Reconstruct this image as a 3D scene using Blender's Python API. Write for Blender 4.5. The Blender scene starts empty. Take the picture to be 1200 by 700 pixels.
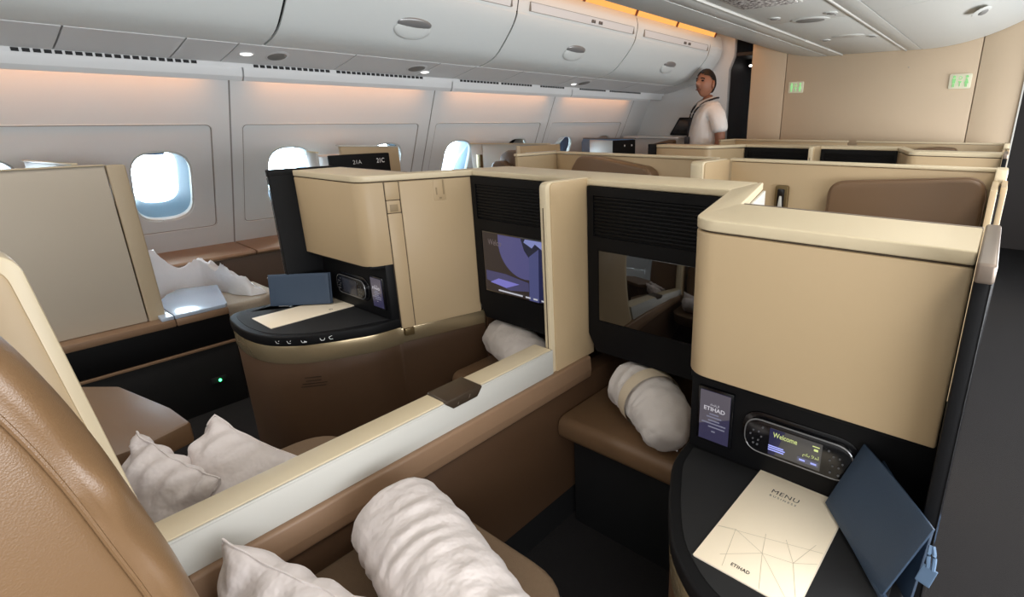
import bpy, bmesh, math, random
from mathutils import Vector, Matrix, noise
from math import pi, sin, cos, radians

random.seed(4)
S = bpy.context.scene
COL = S.collection

# ------------------------------------------------------------------ camera
cd = bpy.data.cameras.new('camera'); cam = bpy.data.objects.new('camera', cd); COL.objects.link(cam)
R = Matrix(((0.8034145935728719, -0.17468388305678403, 0.56921923002859),
            (0.595406941017318, 0.24203451729503325, -0.7661004288121501),
            (-0.00394530385864654, 0.9544133451696724, 0.2984620597990621)))
M4 = R.to_4x4(); M4.translation = Vector((0, 0, 1.31)); cam.matrix_world = M4
cd.sensor_fit = 'HORIZONTAL'; cd.sensor_width = 36; cd.lens = 612.04/1200*36
cd.shift_x = -(709.7-600)/1200; cd.shift_y = -(350-333.6)/1200
cd.clip_start = 0.02; cd.clip_end = 200
S.camera = cam

# ------------------------------------------------------------------ world, lights, exposure
w = bpy.data.worlds.new('sky'); S.world = w; w.use_nodes = True
bgn = w.node_tree.nodes['Background']
bgn.inputs[0].default_value = (0.80, 0.91, 1.0, 1); bgn.inputs[1].default_value = 19.0
S.view_settings.view_transform = 'Standard'; S.view_settings.look = 'None'
S.view_settings.gamma = 1; S.view_settings.use_curve_mapping = False
S.view_settings.exposure = 0.10

def area(name, loc, rot, sx, sy, power, col):
    l = bpy.data.lights.new(name, 'AREA'); l.shape = 'RECTANGLE'; l.size = sx; l.size_y = sy
    l.energy = power; l.color = col
    o = bpy.data.objects.new(name, l); COL.objects.link(o); o.location = loc; o.rotation_euler = rot
    return o
area('right_aisle_ceiling_light', (0.50, 0.6, 2.19), (0, radians(12), 0), 0.35, 5.5, 33, (1, .94, .85))
area('left_aisle_ceiling_light', (-2.26, -0.9, 2.14), (0, 0, 0), 0.3, 3.4, 21, (1, .97, .93))
area('rear_cabin_light', (-1.0, -2.6, 1.75), (radians(80), 0, 0), 3.2, 0.6, 9, (1, .95, .88))
area('opposite_window_fill', (1.30, 1.6, 1.05), (0, radians(96), 0), 0.45, 7.0, 150, (.93, .96, 1))  # unseen fill lamp added for the opposite windows, which are not modelled

# ------------------------------------------------------------------ materials
def srgb(r, g, b):
    f = lambda c: (c/255/12.92) if c/255 <= .04045 else ((c/255+.055)/1.055)**2.4
    return (f(r), f(g), f(b), 1)
MATS = {}
def mat(name, col, rough=.5, metal=0, spec=.5, bump=0, bscale=200, var=0, vscale=6, coat=0, bdist=.002, kind='noise', sheen=0):
    if name in MATS: return MATS[name]
    m = bpy.data.materials.new(name); m.use_nodes = True; nt = m.node_tree; b = nt.nodes['Principled BSDF']
    b.inputs['Base Color'].default_value = col; b.inputs['Roughness'].default_value = rough
    b.inputs['Metallic'].default_value = metal; b.inputs['Specular IOR Level'].default_value = spec
    b.inputs['Coat Weight'].default_value = coat
    b.inputs['Sheen Weight'].default_value = sheen
    tc = nt.nodes.new('ShaderNodeTexCoord')
    if var:
        n = nt.nodes.new('ShaderNodeTexNoise'); n.inputs['Scale'].default_value = vscale; n.inputs['Detail'].default_value = 5
        nt.links.new(tc.outputs['Object'], n.inputs['Vector'])
        mx = nt.nodes.new('ShaderNodeMix'); mx.data_type = 'RGBA'
        mx.inputs[6].default_value = tuple(c*(1-var) for c in col[:3])+(1,)
        mx.inputs[7].default_value = tuple(min(1, c*(1+var)) for c in col[:3])+(1,)
        nt.links.new(n.outputs['Fac'], mx.inputs[0]); nt.links.new(mx.outputs[2], b.inputs['Base Color'])
    if bump:
        if kind == 'voronoi':
            n = nt.nodes.new('ShaderNodeTexVoronoi'); n.inputs['Scale'].default_value = bscale; out = n.outputs['Distance']
        else:
            n = nt.nodes.new('ShaderNodeTexNoise'); n.inputs['Scale'].default_value = bscale; n.inputs['Detail'].default_value = 3; out = n.outputs['Fac']
        nt.links.new(tc.outputs['Object'], n.inputs['Vector'])
        bp = nt.nodes.new('ShaderNodeBump'); bp.inputs['Strength'].default_value = bump; bp.inputs['Distance'].default_value = bdist
        nt.links.new(out, bp.inputs['Height']); nt.links.new(bp.outputs['Normal'], b.inputs['Normal'])
    MATS[name] = m
    return m
def emis(name, col, strength=1.0):
    if name in MATS: return MATS[name]
    m = bpy.data.materials.new(name); m.use_nodes = True; b = m.node_tree.nodes['Principled BSDF']
    b.inputs['Base Color'].default_value = (.01, .01, .01, 1); b.inputs['Roughness'].default_value = .25
    b.inputs['Emission Color'].default_value = col; b.inputs['Emission Strength'].default_value = strength
    MATS[name] = m
    return m

CREAM = mat('cream_laminate', srgb(186, 162, 127), .45, bump=.06, bscale=900, var=.02)
CAP = mat('cap_laminate', srgb(210, 194, 163), .38, bump=.05, bscale=900, var=.02)
PALE = mat('pale_laminate', srgb(199, 197, 190), .4, bump=.04, bscale=900, var=.015)
SEAM = mat('seam_gap', srgb(70, 58, 44), .8)
BLACK = mat('black_trim', srgb(12, 12, 14), .55, spec=.2, bump=.05, bscale=700)
BLACKG = mat('black_gloss', srgb(14, 14, 17), .18, spec=.6)
MATTE = mat('black_matte', srgb(16, 16, 18), .7)
SCREEN = mat('dark_screen_glass', srgb(10, 9, 9), .03, spec=1.0, coat=1.0)
GRAYT = mat('gray_brown_trim', srgb(132, 118, 106), .35, metal=.5)
BRONZE = mat('bronze_band', srgb(172, 154, 122), .26, metal=.6, bump=.04, bscale=300)
DBRONZE = mat('dark_bronze', srgb(116, 98, 66), .35, metal=.6)
CHROME = mat('chrome', srgb(200, 200, 205), .18, metal=1)
BROWN = mat('brown_panel', srgb(88, 64, 45), .5, bump=.06, bscale=500, var=.03)
BROWNR = mat('brown_rail', srgb(142, 113, 88), .45, bump=.06, bscale=500, var=.03)
LEATHER = mat('tan_leather', srgb(110, 84, 58), .34, bump=.10, bscale=700, var=.05, vscale=9, kind='voronoi', bdist=.0015)
LEATHD = mat('brown_leather', srgb(112, 86, 62), .42, bump=.1, bscale=700, var=.05, vscale=9, kind='voronoi', bdist=.0015)
FABRIC = mat('brown_fabric', srgb(118, 96, 74), .9, bump=.6, bscale=500, var=.10, vscale=120, bdist=.002)
GFABRIC = mat('grey_fabric', srgb(176, 164, 148), .9, bump=.5, bscale=500, var=.10, vscale=160)
LINEN = mat('white_linen', srgb(215, 205, 201), .85, bump=.6, bscale=17, var=.015, vscale=12, bdist=.02, sheen=.2)
DUVET = mat('white_duvet', srgb(212, 204, 199), .85, bump=.4, bscale=24, var=.02, vscale=12, bdist=.012, sheen=.2)
PAPERB = mat('paper_band', srgb(206, 190, 166), .7)
WALLM = mat('wall_white', srgb(222, 224, 224), .48, bump=.03, bscale=700)
WALLF = mat('funnel_sky_tint', srgb(118, 142, 156), .5)  # window reveals; the blue cast of the sky is put into the colour
BINM = mat('bin_white', srgb(217, 221, 219), .38, bump=.03, bscale=800)
PSUM = mat('service_white', srgb(216, 217, 217), .4, bump=.03, bscale=800)
CEILM = mat('ceiling_grey', srgb(208, 209, 204), .42, bump=.03, bscale=800)
BULKM = mat('bulkhead_beige', srgb(196, 175, 148), .55, bump=.05, bscale=600, var=.02)
CARPET = mat('dark_carpet', srgb(23, 20, 21), .95, bump=.8, bscale=300, var=.3, vscale=220, bdist=.004)
GREYP = mat('speaker_grey', srgb(128, 126, 122), .7, bump=.4, bscale=900)
PAPER = mat('menu_paper', srgb(246, 231, 206), .5)
PAPERW = mat('menu_paper_edge', srgb(226, 214, 196), .6)
INK = mat('ink', srgb(48, 44, 42), .6)
LINEK = mat('pale_ink', srgb(206, 194, 170), .6)
NAVY = mat('navy_leather', srgb(50, 66, 86), .55, bump=.15, bscale=420, kind='voronoi', bdist=.001)
NAVYD = mat('navy_lining', srgb(40, 56, 76), .6)
NAVYL = mat('navy_suede', srgb(92, 116, 144), .7)
WHITEI = mat('white_icon', srgb(235, 235, 235), .5)
SKIN = mat('skin', srgb(150, 102, 78), .55, var=.04, vscale=20)
HAIR = mat('black_hair', srgb(24, 20, 20), .55)
SHIRT = mat('white_shirt', srgb(242, 239, 236), .8, var=.02, vscale=30)
TROUS = mat('dark_trousers', srgb(34, 34, 40), .8)
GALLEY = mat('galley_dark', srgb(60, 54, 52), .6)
GLOSSB = mat('table_pale', srgb(184, 198, 216), .22, coat=.5)  # pale table top with the blue of the sky light mixed into its colour
BLUESH = mat('blue_shade', srgb(120, 150, 190), .8, var=.15, vscale=60)
ORANGE = emis('cove_panel_glow', (1.0, .42, .10, 1), 1.15)

def glass(name):
    m = bpy.data.materials.new(name); m.use_nodes = True; nt = m.node_tree
    b = nt.nodes['Principled BSDF']; out = nt.nodes['Material Output']
    b.inputs['Base Color'].default_value = (1, 1, 1, 1); b.inputs['Roughness'].default_value = .02
    tr = nt.nodes.new('ShaderNodeBsdfTransparent'); tr.inputs[0].default_value = (.90, .955, .985, 1)
    fr = nt.nodes.new('ShaderNodeFresnel'); fr.inputs[0].default_value = 1.35
    gl = nt.nodes.new('ShaderNodeBsdfGlossy'); gl.inputs['Roughness'].default_value = .03
    mx = nt.nodes.new('ShaderNodeMixShader')
    nt.links.new(fr.outputs[0], mx.inputs[0]); nt.links.new(tr.outputs[0], mx.inputs[1]); nt.links.new(gl.outputs[0], mx.inputs[2])
    nt.links.new(mx.outputs[0], out.inputs['Surface'])
    return m
GLASS = glass('window_glass')

# ------------------------------------------------------------------ mesh helpers
def finish(bm, name, m, parent=None, bevel=0, seg=2, smooth=True, ang=35):
    bmesh.ops.recalc_face_normals(bm, faces=bm.faces[:])
    if bevel:
        es = [e for e in bm.edges if len(e.link_faces) == 2 and e.calc_face_angle(0) > radians(40)]
        if es: bmesh.ops.bevel(bm, geom=es, offset=bevel, offset_type='OFFSET', segments=seg, profile=.5, affect='EDGES', clamp_overlap=True)
    me = bpy.data.meshes.new(name); bm.to_mesh(me); bm.free()
    if smooth:
        me.polygons.foreach_set('use_smooth', [True]*len(me.polygons))
        me.set_sharp_from_angle(angle=radians(ang))
    if m: me.materials.append(m)
    o = bpy.data.objects.new(name, me); COL.objects.link(o)
    if parent is not None:
        o.parent = parent; o.matrix_parent_inverse = parent.matrix_world.inverted() if False else Matrix.Translation(-parent.location)
    return o
def tag(o, label=None, cat=None, group=None, kind=None):
    if label: o['label'] = label
    if cat: o['category'] = cat
    if group: o['group'] = group
    if kind: o['kind'] = kind
    return o
def thing(name, loc, label, cat, group=None, kind=None):
    o = bpy.data.objects.new(name, None); COL.objects.link(o); o.location = loc; o.empty_display_size = .05
    return tag(o, label, cat, group, kind)
def dup(root, delta, label=None):
    def cp(o, par):
        c = o.copy(); COL.objects.link(c)
        if par is not None: c.parent = par; c.matrix_parent_inverse = o.matrix_parent_inverse.copy()
        for ch in o.children: cp(ch, c)
        return c
    r = cp(root, None); r.location = root.location+Vector(delta)
    if label: r['label'] = label
    return r
def rpoly(pts, rad, n=6):
    """round polygon corners; rad scalar or list"""
    out = []; N = len(pts)
    for i, p in enumerate(pts):
        r = rad[i] if isinstance(rad, (list, tuple)) else rad
        p = Vector(p); a = Vector(pts[i-1])-p; b = Vector(pts[(i+1) % N])-p
        if r <= 0: out.append(tuple(p)); continue
        la, lb = a.length, b.length; a.normalize(); b.normalize()
        th = a.angle(b); d = min(r/math.tan(th/2), la*.49, lb*.49)
        p0 = p+a*d; p1 = p+b*d
        for k in range(n+1):
            t = k/n; q = p0*(1-t)**2+p*2*t*(1-t)+p1*t*t; out.append(tuple(q))
    return out
def prism(bm, pts, a0, a1, axis='z'):
    def P(u, v, a):
        return (u, v, a) if axis == 'z' else ((a, u, v) if axis == 'x' else (u, a, v))
    lo = [bm.verts.new(P(u, v, a0)) for u, v in pts]; hi = [bm.verts.new(P(u, v, a1)) for u, v in pts]
    n = len(pts)
    bm.faces.new(lo[::-1]); bm.faces.new(hi)
    for i in range(n): bm.faces.new((lo[i], lo[(i+1) % n], hi[(i+1) % n], hi[i]))
def box(bm, x0, x1, y0, y1, z0, z1):
    prism(bm, [(x0, y0), (x1, y0), (x1, y1), (x0, y1)], z0, z1)
def tube(bm, path, r, n=8, closed=False, caps=True):
    pts = [Vector(p) for p in path]; rings = []; N = len(pts)
    for i, p in enumerate(pts):
        if closed: t = pts[(i+1) % N]-pts[i-1]
        else: t = pts[min(i+1, N-1)]-pts[max(i-1, 0)]
        t.normalize(); up = Vector((0, 0, 1)) if abs(t.z) < .9 else Vector((0, 1, 0))
        s = t.cross(up).normalized(); u = s.cross(t)
        rr = r[i] if isinstance(r, (list, tuple)) else r
        rings.append([bm.verts.new(p+s*cos(2*pi*k/n)*rr+u*sin(2*pi*k/n)*rr) for k in range(n)])
    for i in range(N if closed else N-1):
        A = rings[i]; B = rings[(i+1) % N]
        for k in range(n): bm.faces.new((A[k], A[(k+1) % n], B[(k+1) % n], B[k]))
    if caps and not closed: bm.faces.new(rings[0][::-1]); bm.faces.new(rings[-1])
def NB(): return bmesh.new()
def part(name, m, parent, fn, bevel=0, seg=2, label=None, ang=35):
    bm = NB(); fn(bm); o = finish(bm, name, m, parent, bevel, seg, ang=ang)
    if label: o['label'] = label
    return o
def pbox(name, m, parent, x0, x1, y0, y1, z0, z1, bevel=.003, label=None, seg=2):
    x0, x1 = min(x0, x1), max(x0, x1)
    return part(name, m, parent, lambda bm: box(bm, x0, x1, y0, y1, z0, z1), bevel, seg, label)
def pprism(name, m, parent, pts, a0, a1, axis='z', bevel=.003, label=None, seg=2, ang=35):
    return part(name, m, parent, lambda bm: prism(bm, pts, a0, a1, axis), bevel, seg, label, ang)
ARAB = None
for p in ('NotoSansArabic-VariableFont_wdth,wght.woff2',):
    try:
        import os
        fp = os.path.join(bpy.utils.system_resource('DATAFILES'), 'fonts', p)
        ARAB = bpy.data.fonts.load(fp)
    except Exception: ARAB = None
def text(s, size, mtx, m, parent, name='lettering', font=None, width=None, bold=0.0, align='CENTER', space=1.0):
    c = bpy.data.curves.new(name, 'FONT'); c.body = s; c.size = size; c.align_x = align; c.align_y = 'CENTER'
    c.offset = bold; c.space_character = space; c.resolution_u = 3
    if font: c.font = font
    t = bpy.data.objects.new(name, c); COL.objects.link(t)
    bpy.context.view_layer.update()
    me = bpy.data.meshes.new_from_object(t.evaluated_get(bpy.context.evaluated_depsgraph_get()))
    bpy.data.objects.remove(t)
    xs = [v.co.x for v in me.vertices]
    k = 1.0
    if width and xs: k = width/max(1e-6, max(xs)-min(xs))
    me.transform(mtx @ Matrix.Diagonal((k, 1 if not width else 1, 1, 1)))
    me.name = name
    me.materials.clear(); me.materials.append(m)
    o = bpy.data.objects.new(name, me); COL.objects.link(o)
    if parent is not None: o.parent = parent; o.matrix_parent_inverse = Matrix.Translation(-parent.location) if parent.parent is None else Matrix.Identity(4)
    return o
FACE_S = Matrix.Rotation(pi/2, 4, 'X')              # text facing -y, reading along +x
def sub(name, m, parent, fn, bevel=0, label=None, seg=2, ang=35):
    """sub-part: parent is a part (no own offset)"""
    bm = NB(); fn(bm); o = finish(bm, name, m, None, bevel, seg, ang=ang)
    o.parent = parent; o.matrix_parent_inverse = Matrix.Identity(4)
    # parts live in world coordinates through their own parent inverse, so sub-parts share that space
    if label: o['label'] = label
    return o
def stext(*a, **k):
    o = text(*a, **k); o.matrix_parent_inverse = Matrix.Identity(4); return o

XC = -1.022
# ------------------------------------------------------------------ room shell
WX = lambda z: -3.30-(1.53-z)*.455
part('floor', CARPET, None, lambda bm: box(bm, -4.0, 2.0, -3.2, 7.4, -.05, 0)).__setitem__('kind', 'structure')
pbox('wall_back', WALLM, None, -4.0, 2.0, -3.25, -3.2, -.05, 2.45, 0)['kind'] = 'structure'
# left wall: dado under the windows, then lining panels
wl = pprism('wall_left', WALLM, None, [(-3.98, -.05), (-3.76, -.05), (-3.735, .60), (-3.98, .60)], -3.2, 5.28, 'y', 0); wl['kind'] = 'structure'
def lining(y0, y1, n0):
    L = math.hypot(.455, 1)
    def loc(u, v, d=0):     # u=y, v = z, d = depth outward
        x = WX(v); return Vector((x-d/L, u, v+d*.455/L))
    zs0, zs1 = .60, 1.62
    inner = rpoly([(y0+.055, .727), (y1-.085, .727), (y1-.085, 1.303), (y0+.055, 1.303)], .03, 5)
    bm = NB()
    def loop(pts, d=0): return [bm.verts.new(loc(u, v, d)) for u, v in pts]
    def edges(vs): return [bm.edges.new((vs[i], vs[(i+1) % len(vs)])) for i in range(len(vs))]
    g = .004
    ov = loop([(y0+g, zs0), (y1-g, zs0), (y1-g, zs1), (y0+g, zs1)]); iv = loop(inner); iv2 = loop([(u, v) for u, v in inner], .005)
    e = edges(ov)+edges(iv); bmesh.ops.triangle_fill(bm, edges=e, use_beauty=True)
    edges(iv2)
    n = len(iv)
    for i in range(n): bm.faces.new((iv[i], iv[(i+1) % n], iv2[(i+1) % n], iv2[i]))
    e2 = [bm.edges.get((iv2[i], iv2[(i+1) % n])) for i in range(n)]
    wins = []
    for c in (y0+.3175, y0+.9525):
        wp = rpoly([(c-.132, .79), (c+.132, .79), (c+.132, 1.172), (c-.132, 1.172)], .115, 7)
        wv = loop(wp, .005); e2 += edges(wv); wins.append((c, wp))
    bmesh.ops.triangle_fill(bm, edges=e2, use_beauty=True)
    o = finish(bm, 'wall_panel', WALLM, wl)
    for dd, rr, mm in ((.001, .0028, WALLM), (.0035, .0022, mat('joint_grey', srgb(150, 146, 141), .7))):
        ins = inner if mm is WALLM else rpoly([(y0+.060, .732), (y1-.090, .732), (y1-.090, 1.298), (y0+.060, 1.298)], .027, 5)
        bm = NB(); tube(bm, [loc(u, v, dd) for u, v in ins], rr, 6, closed=True); finish(bm, 'panel_bead', mm, wl)
    for c, wp in wins:
        n0[0] += 1; k = n0[0]
        bm = NB()
        def lp(sc, d, dz=0, dy=0):
            return [bm.verts.new(loc(c+(u-c)*sc+dy, .981+(v-.981)*sc+dz, d)) for u, v in wp]
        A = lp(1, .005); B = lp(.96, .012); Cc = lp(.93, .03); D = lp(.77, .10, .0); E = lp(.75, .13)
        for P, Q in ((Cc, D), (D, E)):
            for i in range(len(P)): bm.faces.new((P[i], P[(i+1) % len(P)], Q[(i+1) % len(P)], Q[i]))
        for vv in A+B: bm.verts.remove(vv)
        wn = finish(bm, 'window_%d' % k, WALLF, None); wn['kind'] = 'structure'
        bm = NB(); A = lp(1, .005); B = lp(.96, .012); Cc = lp(.93, .03)
        for P, Q in ((A, B), (B, Cc)):
            for i in range(len(P)): bm.faces.new((P[i], P[(i+1) % len(P)], Q[(i+1) % len(P)], Q[i]))
        finish(bm, 'window_rim', BINM, wn)
        # inner bezel line, panes
        bm = NB(); tube(bm, [loc(c+(u-c)*.955, .981+(v-.981)*.955, .010) for u, v in wp], .0035, 6, closed=True)
        b = finish(bm, 'window_bezel', BINM, wn)
        for nm, sc, d in (('inner_pane', .945, .022), ('outer_pane', .76, .125)):
            bm = NB(); bm.faces.new([bm.verts.new(loc(c+(u-c)*sc, .981+(v-.981)*sc, d)) for u, v in wp])
            finish(bm, nm, GLASS, wn)
        bm = NB(); q = [loc(c-.02, .803, .006), loc(c+.02, .803, .006), loc(c+.016, .79, .004), loc(c-.016, .79, .004)]
        lo = [bm.verts.new(p) for p in q]; hi = [bm.verts.new(p+Vector((.006, 0, 0))) for p in q]
        bm.faces.new(lo); bm.faces.new(hi)
        for i in range(4): bm.faces.new((lo[i], lo[(i+1) % 4], hi[(i+1) % 4], hi[i]))
        finish(bm, 'shade_latch', WALLM, wn)
        if k in (4, 10):
            full = k == 10
            z0 = .80 if full else 1.10
            bm = NB(); q = [loc(c-.10, z0, .12), loc(c+(.1 if full else .05), z0, .12), loc(c+(.1 if full else .05), 1.15, .12), loc(c-.10, 1.15, .12)]
            lo = [bm.verts.new(p) for p in q]; hi = [bm.verts.new(p+Vector((-.004, 0, 0))) for p in q]
            bm.faces.new(lo); bm.faces.new(hi)
            for i in range(4): bm.faces.new((lo[i], lo[(i+1) % 4], hi[(i+1) % 4], hi[i]))
            finish(bm, 'window_shade', BLUESH, wn)
JY = [-1.37, -.10, 1.17, 2.437, 3.705, 4.972]
cnt = [0]
for a, b in zip(JY, JY[1:]): lining(a, b, cnt)
# plain filler linings at both ends and dark backing strips in the joints
def filler(a, b):
    bm = NB(); v = [bm.verts.new(p) for p in ((WX(.6), a, .6), (WX(.6), b, .6), (WX(1.62), b, 1.62), (WX(1.62), a, 1.62))]; bm.faces.new(v)
    return finish(bm, 'wall_panel', WALLM, wl)
filler(-3.2, -1.374); filler(4.976, 5.33)
for y in JY:
    bm = NB(); d = .005
    v = [bm.verts.new(p) for p in ((WX(.6)-d, y-.05, .6), (WX(.6)-d, y+.05, .6), (WX(1.62)-d, y+.05, 1.62), (WX(1.62)-d, y-.05, 1.62))]; bm.faces.new(v)
    finish(bm, 'joint_strip', mat('joint_grey', srgb(150, 146, 141), .7), wl)
pbox('upper_wall', WALLM, wl, -3.34, -3.27, -3.2, 5.35, 1.60, 2.37, 0)
# ledge under the windows
lg = thing('window_ledge', (-3.58, 1, .57), 'long brown side ledge running along the wall below the windows', 'ledge')
for a, b in ((-1.36, -.105), (-.095, 1.165), (1.175, 2.43), (2.44, 3.70), (3.71, 4.97)):
    pprism('ledge_lid', BROWNR, lg, [(-3.745, .575), (-3.41, .575), (-3.40, .588), (-3.41, .60), (-3.745, .612)], a, b, 'y', .003)
pbox('ledge_front', BROWN, lg, -3.735, -3.43, -1.36, 4.97, 0, .573, .004)

# front bulkheads
wf = pbox('wall_front', BULKM, None, -2.06, .022, 5.16, 5.34, 0, 2.37, .0); wf['kind'] = 'structure'
for x0, x1 in ((-2.06, -1.734), (-1.728, -.270), (-.264, .022)):
    pbox('bulkhead_panel', BULKM, wf, x0, x1, 5.10, 5.16, 0, 2.15, .004)
pbox('bulkhead_edge', PALE, wf, .022, .034, 5.08, 5.30, 0, 2.2, .003, label='pale edge trim')
pbox('coat_button', CHROME, wf, -.742, -.734, 5.092, 5.10, 1.711, 1.719, .002)
wf2 = pprism('wall_front_left', WALLM, None, [(-3.95, 0), (-2.38, 0), (-2.38, 1.80), (-2.33, 1.93), (-2.33, 2.37), (-3.95, 2.37)], 5.30, 5.36, 'y', .004); wf2['kind'] = 'structure'
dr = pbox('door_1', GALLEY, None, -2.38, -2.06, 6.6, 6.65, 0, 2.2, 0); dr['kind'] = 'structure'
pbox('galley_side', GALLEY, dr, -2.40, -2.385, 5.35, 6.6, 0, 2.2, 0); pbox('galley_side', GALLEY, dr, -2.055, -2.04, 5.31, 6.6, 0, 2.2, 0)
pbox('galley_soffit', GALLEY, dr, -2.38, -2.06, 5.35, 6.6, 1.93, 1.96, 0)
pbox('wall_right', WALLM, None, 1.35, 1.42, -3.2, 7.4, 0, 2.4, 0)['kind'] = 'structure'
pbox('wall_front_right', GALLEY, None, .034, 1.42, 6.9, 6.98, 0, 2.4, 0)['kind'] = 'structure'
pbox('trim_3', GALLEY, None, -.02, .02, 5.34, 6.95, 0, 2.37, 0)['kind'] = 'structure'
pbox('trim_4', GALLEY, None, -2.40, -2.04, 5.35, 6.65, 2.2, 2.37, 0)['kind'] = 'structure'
sg = thing('galley_light', (-2.30, 5.8, 1.90), 'small ceiling lamp inside the dark galley doorway', 'lamp')
pbox('lamp_housing', MATTE, sg, -2.34, -2.12, 5.7, 5.95, 1.86, 1.93, .01); pbox('lens', emis('galley_lamp', (1, .95, .9, 1), 4), sg, -2.33, -2.28, 5.695, 5.72, 1.855, 1.875, .004)

# ceiling
ceil = pbox('ceiling', CEILM, None, -3.6, 1.42, -3.2, 7.4, 2.36, 2.42, 0); ceil['kind'] = 'structure'
def extr(name, m, parent, prof, y0, y1, th=.012, ang=25):
    """open profile in (x,z) extruded along y with thickness upward"""
    bm = NB(); n = len(prof)
    A = [bm.verts.new((x, y0, z)) for x, z in prof]; B = [bm.verts.new((x, y1, z)) for x, z in prof]
    A2 = [bm.verts.new((x, y0, z+th)) for x, z in prof]; B2 = [bm.verts.new((x, y1, z+th)) for x, z in prof]
    for i in range(n-1):
        bm.faces.new((A[i], A[i+1], B[i+1], B[i])); bm.faces.new((A2[i], B2[i], B2[i+1], A2[i+1]))
        bm.faces.new((A[i], A2[i], A2[i+1], A[i+1])); bm.faces.new((B[i], B[i+1], B2[i+1], B2[i]))
    bm.faces.new((A[0], B[0], B2[0], A2[0])); bm.faces.new((A[-1], A2[-1], B2[-1], B[-1]))
    return finish(bm, name, m, parent, ang=ang)
def bez(p0, p1, p2, n=10):
    return [((1-t)**2*p0[0]+2*t*(1-t)*p1[0]+t*t*p2[0], (1-t)**2*p0[1]+2*t*(1-t)*p1[1]+t*t*p2[1]) for t in [i/n for i in range(n+1)]]
curveR = bez((-.66, 1.842), (-.28, 1.845), (.03, 2.035), 12)
curveL = [(2*XC-x, z) for x, z in curveR]
for i, (a, b) in enumerate(((-3.1, -.6), (-.595, 1.3), (1.305, 3.2), (3.205, 5.095))):
    extr('centre_bin_door', CEILM, ceil, curveR, a, b)
    extr('centre_bin_door', CEILM, ceil, curveL[::-1], a, b)
extr('bin_top_edge', CEILM, ceil, [(.03, 2.035), (.05, 2.06), (.05, 2.36)], -3.1, 5.095); extr('bin_top_edge', CEILM, ceil, [(2*XC+.02, 2.36), (2*XC+.01, 2.09), (2*XC-.03, 2.035)], -3.1, 5.095)
for a, b in ((-3.1, -.8), (-.795, 2.40), (2.405, 3.30), (3.305, 5.095)):
    pbox('service_panel', CEILM, ceil, -1.245, -.785, a, b, 1.846, 1.87, .004)
for x0, x1 in ((-1.378, -1.27), (-.765, -.667)):
    pbox('service_channel', CEILM, ceil, x0, x1, -3.1, 5.095, 1.842, 1.87, .003)
for x in (-1.2575, -.775):
    for a, b in ((-3.1, .55), (.56, 2.38), (2.39, 4.02), (4.03, 4.62), (4.63, 5.09)):
        pbox('rail_strip', PALE, ceil, x-.007, x+.007, a, b, 1.836, 1.85, .003, label='pale rail strip')
def ellipse_disc(bm, cx, cy, rx, ry, z0, z1, n=28):
    prism(bm, [(cx+rx*cos(2*pi*k/n), cy+ry*sin(2*pi*k/n)) for k in range(n)], z0, z1)
sp = thing('ceiling_speaker', (-1.0, 3.27, 1.846), 'oval grey speaker grille in the ceiling service panel', 'speaker')
part('rim', CEILM, sp, lambda bm: ellipse_disc(bm, -1.0, 3.27, .105, .085, 1.8425, 1.848), .003)
part('grille', GREYP, sp, lambda bm: ellipse_disc(bm, -1.0, 3.27, .078, .06, 1.841, 1.845), .001)
rl = thing('reading_light', (-.97, 4.02, 1.846), 'pale oval reading light in the ceiling ahead of the speaker', 'light')
part('rim', CEILM, rl, lambda bm: ellipse_disc(bm, -.97, 4.02, .10, .07, 1.8425, 1.848), .003)
part('lens', PALE, rl, lambda bm: ellipse_disc(bm, -.95, 4.02, .05, .05, 1.841, 1.845), .002)
for (x, y, lb) in ((-1.145, 3.10, 'small swivel air nozzle left of the oval ceiling speaker'), (-.855, 3.13, 'small swivel air nozzle right of the oval ceiling speaker'),
                   (-1.14, 4.12, 'small swivel air nozzle left of the oval reading light'), (-.84, 4.11, 'small swivel air nozzle right of the oval reading light')):
    t = thing('air_nozzle', (x, y, 1.846), lb, 'vent', 'air nozzles in the ceiling service panels')
    part('rim', CEILM, t, lambda bm: ellipse_disc(bm, x, y, .035, .035, 1.8425, 1.847, 18), .002)
    part('nozzle', GREYP, t, lambda bm: ellipse_disc(bm, x, y, .019, .024, 1.839, 1.844, 14), .002)
    part('screw', CHROME, t, lambda bm: ellipse_disc(bm, x+.01, y+.055, .006, .006, 1.842, 1.848, 8), 0)
mp = thing('ceiling_mosaic_panel', (-1.03, 2.3, 1.846), 'speckled black and white patterned panel in the ceiling', 'panel')
def mosaic():
    m = bpy.data.materials.new('mosaic'); m.use_nodes = True; nt = m.node_tree; b = nt.nodes['Principled BSDF']
    tc = nt.nodes.new('ShaderNodeTexCoord'); v = nt.nodes.new('ShaderNodeTexNoise'); v.inputs['Scale'].default_value = 55; v.inputs['Detail'].default_value = 2
    r = nt.nodes.new('ShaderNodeValToRGB'); r.color_ramp.elements[0].position = .42; r.color_ramp.elements[0].color = (.08, .06, .06, 1)
    r.color_ramp.elements[1].position = .56; r.color_ramp.elements[1].color = (.8, .78, .75, 1)
    nt.links.new(tc.outputs['Object'], v.inputs['Vector']); nt.links.new(v.outputs['Fac'], r.inputs[0]); nt.links.new(r.outputs[0], b.inputs['Base Color'])
    return m
pbox('patterned_sheet', mosaic(), mp, -1.17, -.90, 1.6, 2.74, 1.838, 1.845, .002)
pbox('frame', PALE, mp, -1.185, -.885, 1.58, 2.76, 1.842, 1.848, .002)
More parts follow.
